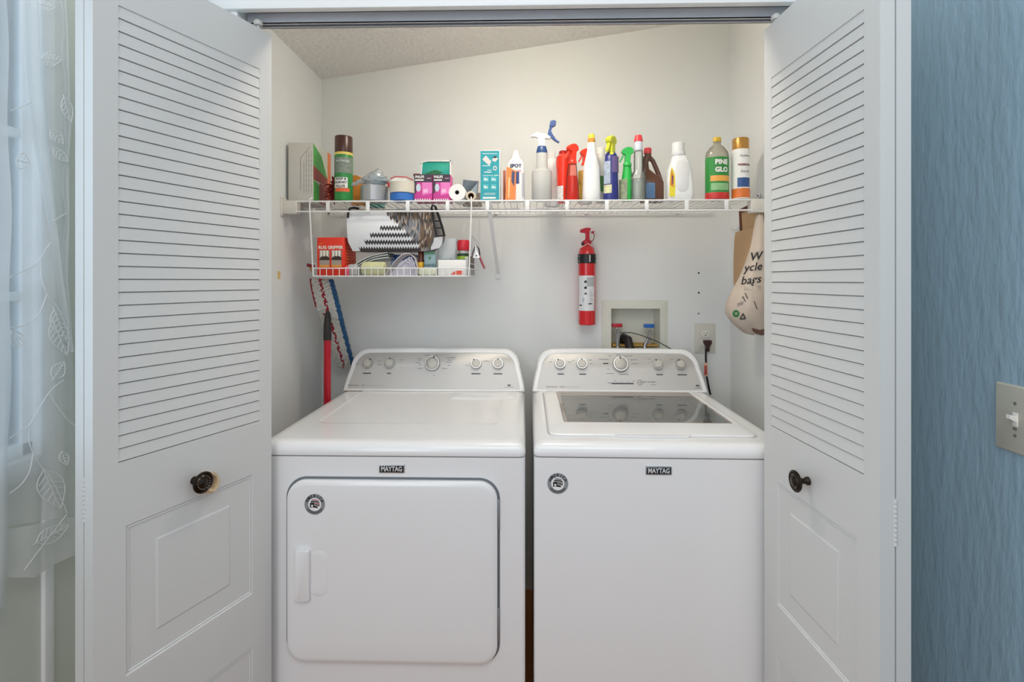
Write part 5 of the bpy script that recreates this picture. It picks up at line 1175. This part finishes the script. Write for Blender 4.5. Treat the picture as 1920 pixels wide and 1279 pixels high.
# ================================================================== LIGHT SWITCH ON THE BLUE WALL
XS = .93; pa_ = WX(1871, 776, XS); pb_ = WX(1960, 776, XS); zc0 = pa_.z
t = thing('light_switch', 'ivory toggle light switch plate on the blue wall', 'light switch', (XS, pa_.y-.060, zc0))
IV = M('#c9c6b8', .42, name='ivory_switch_plate')
def wallplate(b, y0, y1, z0, z1, r, x0, x1, bev, mat=0):
    b.loft([[Vector((-x0, y, z)) for y, z in rrect(y0, y1, z0, z1, r, 5)], [Vector((-(x1-bev), y, z)) for y, z in rrect(y0, y1, z0, z1, r, 5)], [Vector((-x1, y, z)) for y, z in rrect(y0+bev, y1-bev, z0+bev, z1-bev, r, 5)]], mat=mat)
b = MB(); wallplate(b, -.06, .06, -.064, .064, .003, 0, .0065, .003); b.build('wall_plate', IV, t)
yg = .018
for yy in (yg, yg-.046):
    b = MB(); wallplate(b, yy-.0055, yy+.0055, -.013, .013, .001, .004, .0075, .0005); b.loft([[Vector((-x, y, z)) for y, z in rrect(yy-.004, yy+.004, z0, z1, .001, 2)] for x, z0, z1 in ((.006, -.006, .006), (.020, .002, .010))]); b.build('toggle', M('#f2f0ea', .35, name='white_toggle'), t)
    for zz_ in (-.0302, .0302): b = MB(); b.loft([[Vector((-x, yy+rr*cos(a), zz_+rr*sin(a))) for a in [2*pi*k/12 for k in range(12)]] for x, rr in ((.006, .003), (.0075, .003), (.0078, .0015))]); b.build('plate_screw', M('#8f8c82', .4, .5, name='screw_metal'), t)
    b = MB(); b.box(-.0078, -.006, yy-.0035, yy+.0035, -.020, -.015); b.build('toggle_slot', M('#8f8c82', .4, .5, name='screw_metal'), t)

# ================================================================== CURTAINS
XC = -1.125
t = thing('sheer_curtain', 'sheer white curtain with leaf embroidery hanging at the window', 'curtain', (XC, 0, 0))
SH = sheer('#f8fafb', .55, 'sheer_fabric'); SH2 = sheer('#fafcfc', .75, 'sheer_hem_fabric')
def interp(T, y):
    for (y0, v0), (y1, v1) in zip(T, T[1:]):
        if y <= y1: return v0+(v1-v0)*(y-y0)/(y1-y0)
    return T[-1][1]
RE = [(-60, 122), (0, 124), (60, 128), (180, 131), (235, 134), (300, 129), (420, 130), (520, 127), (640, 136), (700, 140), (965, 143), (1100, 144)]
def sheet(x_l, x_r, y_t, yb_l, yb_r, name, mat, parent, amp=.012, freq=6, off=0, NX=40, NY=50, th=0):
    b = MB(); L = []
    for j in range(NY+1):
        row = []
        for i in range(NX+1):
            f = i/NX; yb = yb_l+(yb_r-yb_l)*f; py = y_t+(yb-y_t)*j/NY
            xl, xr = (x_l(py) if callable(x_l) else x_l), (x_r(py) if callable(x_r) else x_r)
            px = xl+(xr-xl)*f; p = WX(px, py, XC+off); w_ = amp*sin(f*freq*pi+py*.002)*(.6+.4*sin(f*9+1))
            row.append(Vector((off+w_, p.y, p.z)))
        L.append(row)
    b.loft(L, False, False, closed=False); return b.build(name, mat, parent, 80)
rex = lambda py: interp(RE, py)
sheet(-40, rex, -40, 995, 967, 'curtain_sheet', SH, t, .008, 7)
sheet(-40, 143.5, 993, 1083, 1035, 'hem', SH2, t, .006, 5, .001, NY=10) if False else None
b = MB(); L = []
for i in range(31):
    f = i/30; px = -40+183*f; pt_ = 993+(967-993)*max(0, (px-15)/128); pb2 = (1083 if px < 60 else 1083-(px-60)*.55)
    a, c = WX(px, pt_, XC), WX(px, pb2, XC); w_ = .005*sin(f*14)
    L.append([Vector((w_+.001, a.y, a.z)), Vector((w_*1.4+.001, (a.y+c.y)/2, (a.z+c.z)/2)), Vector((w_+.001, c.y, c.z))])
b.loft(L, False, False, closed=False); b.build('hem', SH2, t, 80)
FE = [(-60, 38), (0, 40), (130, 44), (260, 58), (330, 72), (440, 92), (540, 106), (640, 122), (660, 126)]
FE2 = [(-60, 68), (0, 72), (130, 77), (260, 90), (330, 98), (440, 110), (540, 122), (640, 137), (660, 139)]
sheet(lambda y: interp(FE, y), lambda y: interp(FE2, y), -40, 660, 660, 'gathered_fold', SH2, t, .004, 3, .008, NX=8)
sheet(lambda y: rex(y)-12+3*sin(y*.05), lambda y: rex(y)-.5, -40, 640, 640, 'side_hem', SH2, t, .003, 2, .004, NX=6)
# embroidery
b = MB(); CP = lambda px, py: Vector((.011, WX(px, py, XC+.011).y, WX(px, py, XC+.011).z))
def stroke(P, r=.0011, n=14):
    Q = []
    for s_ in range(n+1):
        f = s_/n*(len(P)-1); i = min(int(f), len(P)-2); g = f-i
        p0, p1, p2, p3 = P[max(i-1, 0)], P[i], P[i+1], P[min(i+2, len(P)-1)]
        q = [.5*((2*p1[d])+(-p0[d]+p2[d])*g+(2*p0[d]-5*p1[d]+4*p2[d]-p3[d])*g*g+(-p0[d]+3*p1[d]-3*p2[d]+p3[d])*g**3) for d in (0, 1)]
        Q.append(CP(*q))
    b.tube(Q, r, 5)
def leaf(x, y, ang, ln, wd, veins=6):
    ca, sa = cos(ang), sin(ang); T = lambda u, v: (x+u*ln*ca-v*wd*sa, y+u*ln*sa+v*wd*ca)
    for s_ in (-1, 1):
        stroke([T(u, s_*.5*sin(pi*u**.8)) for u in (0, .15, .35, .6, .85, 1)], .0011, 12)
        for k in range(1, veins): u = k/veins*.85; stroke([T(u, 0), T(min(u+.16, 1), s_*.46*sin(pi*min(u+.12, 1)**.8))], .0008, 3)
    stroke([T(-.1, 0), T(.5, .02), T(1, 0)], .001, 6)
stroke([(18, 822), (40, 808), (55, 797), (72, 768), (95, 732), (120, 712)]); stroke([(93, 738), (105, 758), (125, 785), (143, 800)])
stroke([(56, 797), (55, 830), (70, 865), (90, 890), (108, 920), (126, 962)]); stroke([(62, 850), (55, 885), (38, 910), (18, 925)])
leaf(82, 882, 1.15, 78, 52); leaf(100, 710, -1.0, 38, 26); leaf(68, 1018, -.5, 70, 28); leaf(116, 848, 1.2, 26, 18, 4)
stroke([(125, 965), (90, 1010), (60, 1050), (45, 1070)])
stroke([(18, 520), (45, 508), (68, 495), (84, 470), (95, 455)]); stroke([(77, 485), (78, 520), (88, 550), (110, 580), (130, 625)]); stroke([(88, 552), (72, 590), (45, 610), (18, 615)])
leaf(102, 580, 1.2, 62, 32); leaf(100, 600, 1.2, 70, 36); leaf(78, 110, .05, 38, 28, 5); leaf(120, 182, 1.3, 50, 20, 5); leaf(95, 245, .8, 34, 20, 4); leaf(100, 280, .7, 36, 18, 4); leaf(76, 8, .2, 28, 22, 4)
leaf(30, 300, .2, 26, 30, 4); leaf(20, 640, -.4, 26, 34, 4); stroke([(20, 208), (40, 200), (60, 190)]); stroke([(100, 415), (115, 405), (125, 400)])
b.build('embroidery', M('#f1f4f5', .7, name='white_thread'), t)
t = thing('sheer_curtain', 'second white curtain panel at the left edge, hanging lower than the embroidered one', 'curtain', (XC, 0, 0))
SH3 = sheer('#eceff0', .80, 'dense_sheer_fabric')
def sheet2():
    b = MB(); L = []
    for j in range(31):
        py = -40+(1140+40)*j/30; row = []
        for i in range(13):
            f = i/12; px = -70+(85+(3*sin(py*.02)))*f; yy = py-(6 if i == 12 else 0)*(j == 30); p = WX(px, yy, XC+.03); row.append(Vector((.03+.006*sin(f*12+py*.004), p.y, p.z)))
        L.append(row)
    b.loft(L, False, False, closed=False); b.build('curtain_sheet', SH3, t, 80)
sheet2()

# ================================================================== CLOSET CEILING LAMP (above the header, lights the closet)
LX, LY = .05, 1.52; zl = zc(LX)
t = thing('ceiling_lamp', 'small round ceiling lamp inside the closet behind the header', 'ceiling lamp', (LX, LY, zl-.07))
b = MB(); b.lathe([(.06, .066), (.065, .05), (.05, .035), (.03, .03)], seg=28); b.build('lamp_base', TRIMW, t)
gm_ = bpy.data.materials.new('lamp_globe'); gm_.use_nodes = True; bs = gm_.node_tree.nodes['Principled BSDF']
bs.inputs['Emission Color'].default_value = (1, .89, .76, 1); bs.inputs['Emission Strength'].default_value = 55
b = MB(); b.lathe([(.06, .036), (.088, .030), (.092, .020), (.080, .010), (.05, .003), (.001, 0)], seg=32); b.build('lamp_globe', gm_, t)
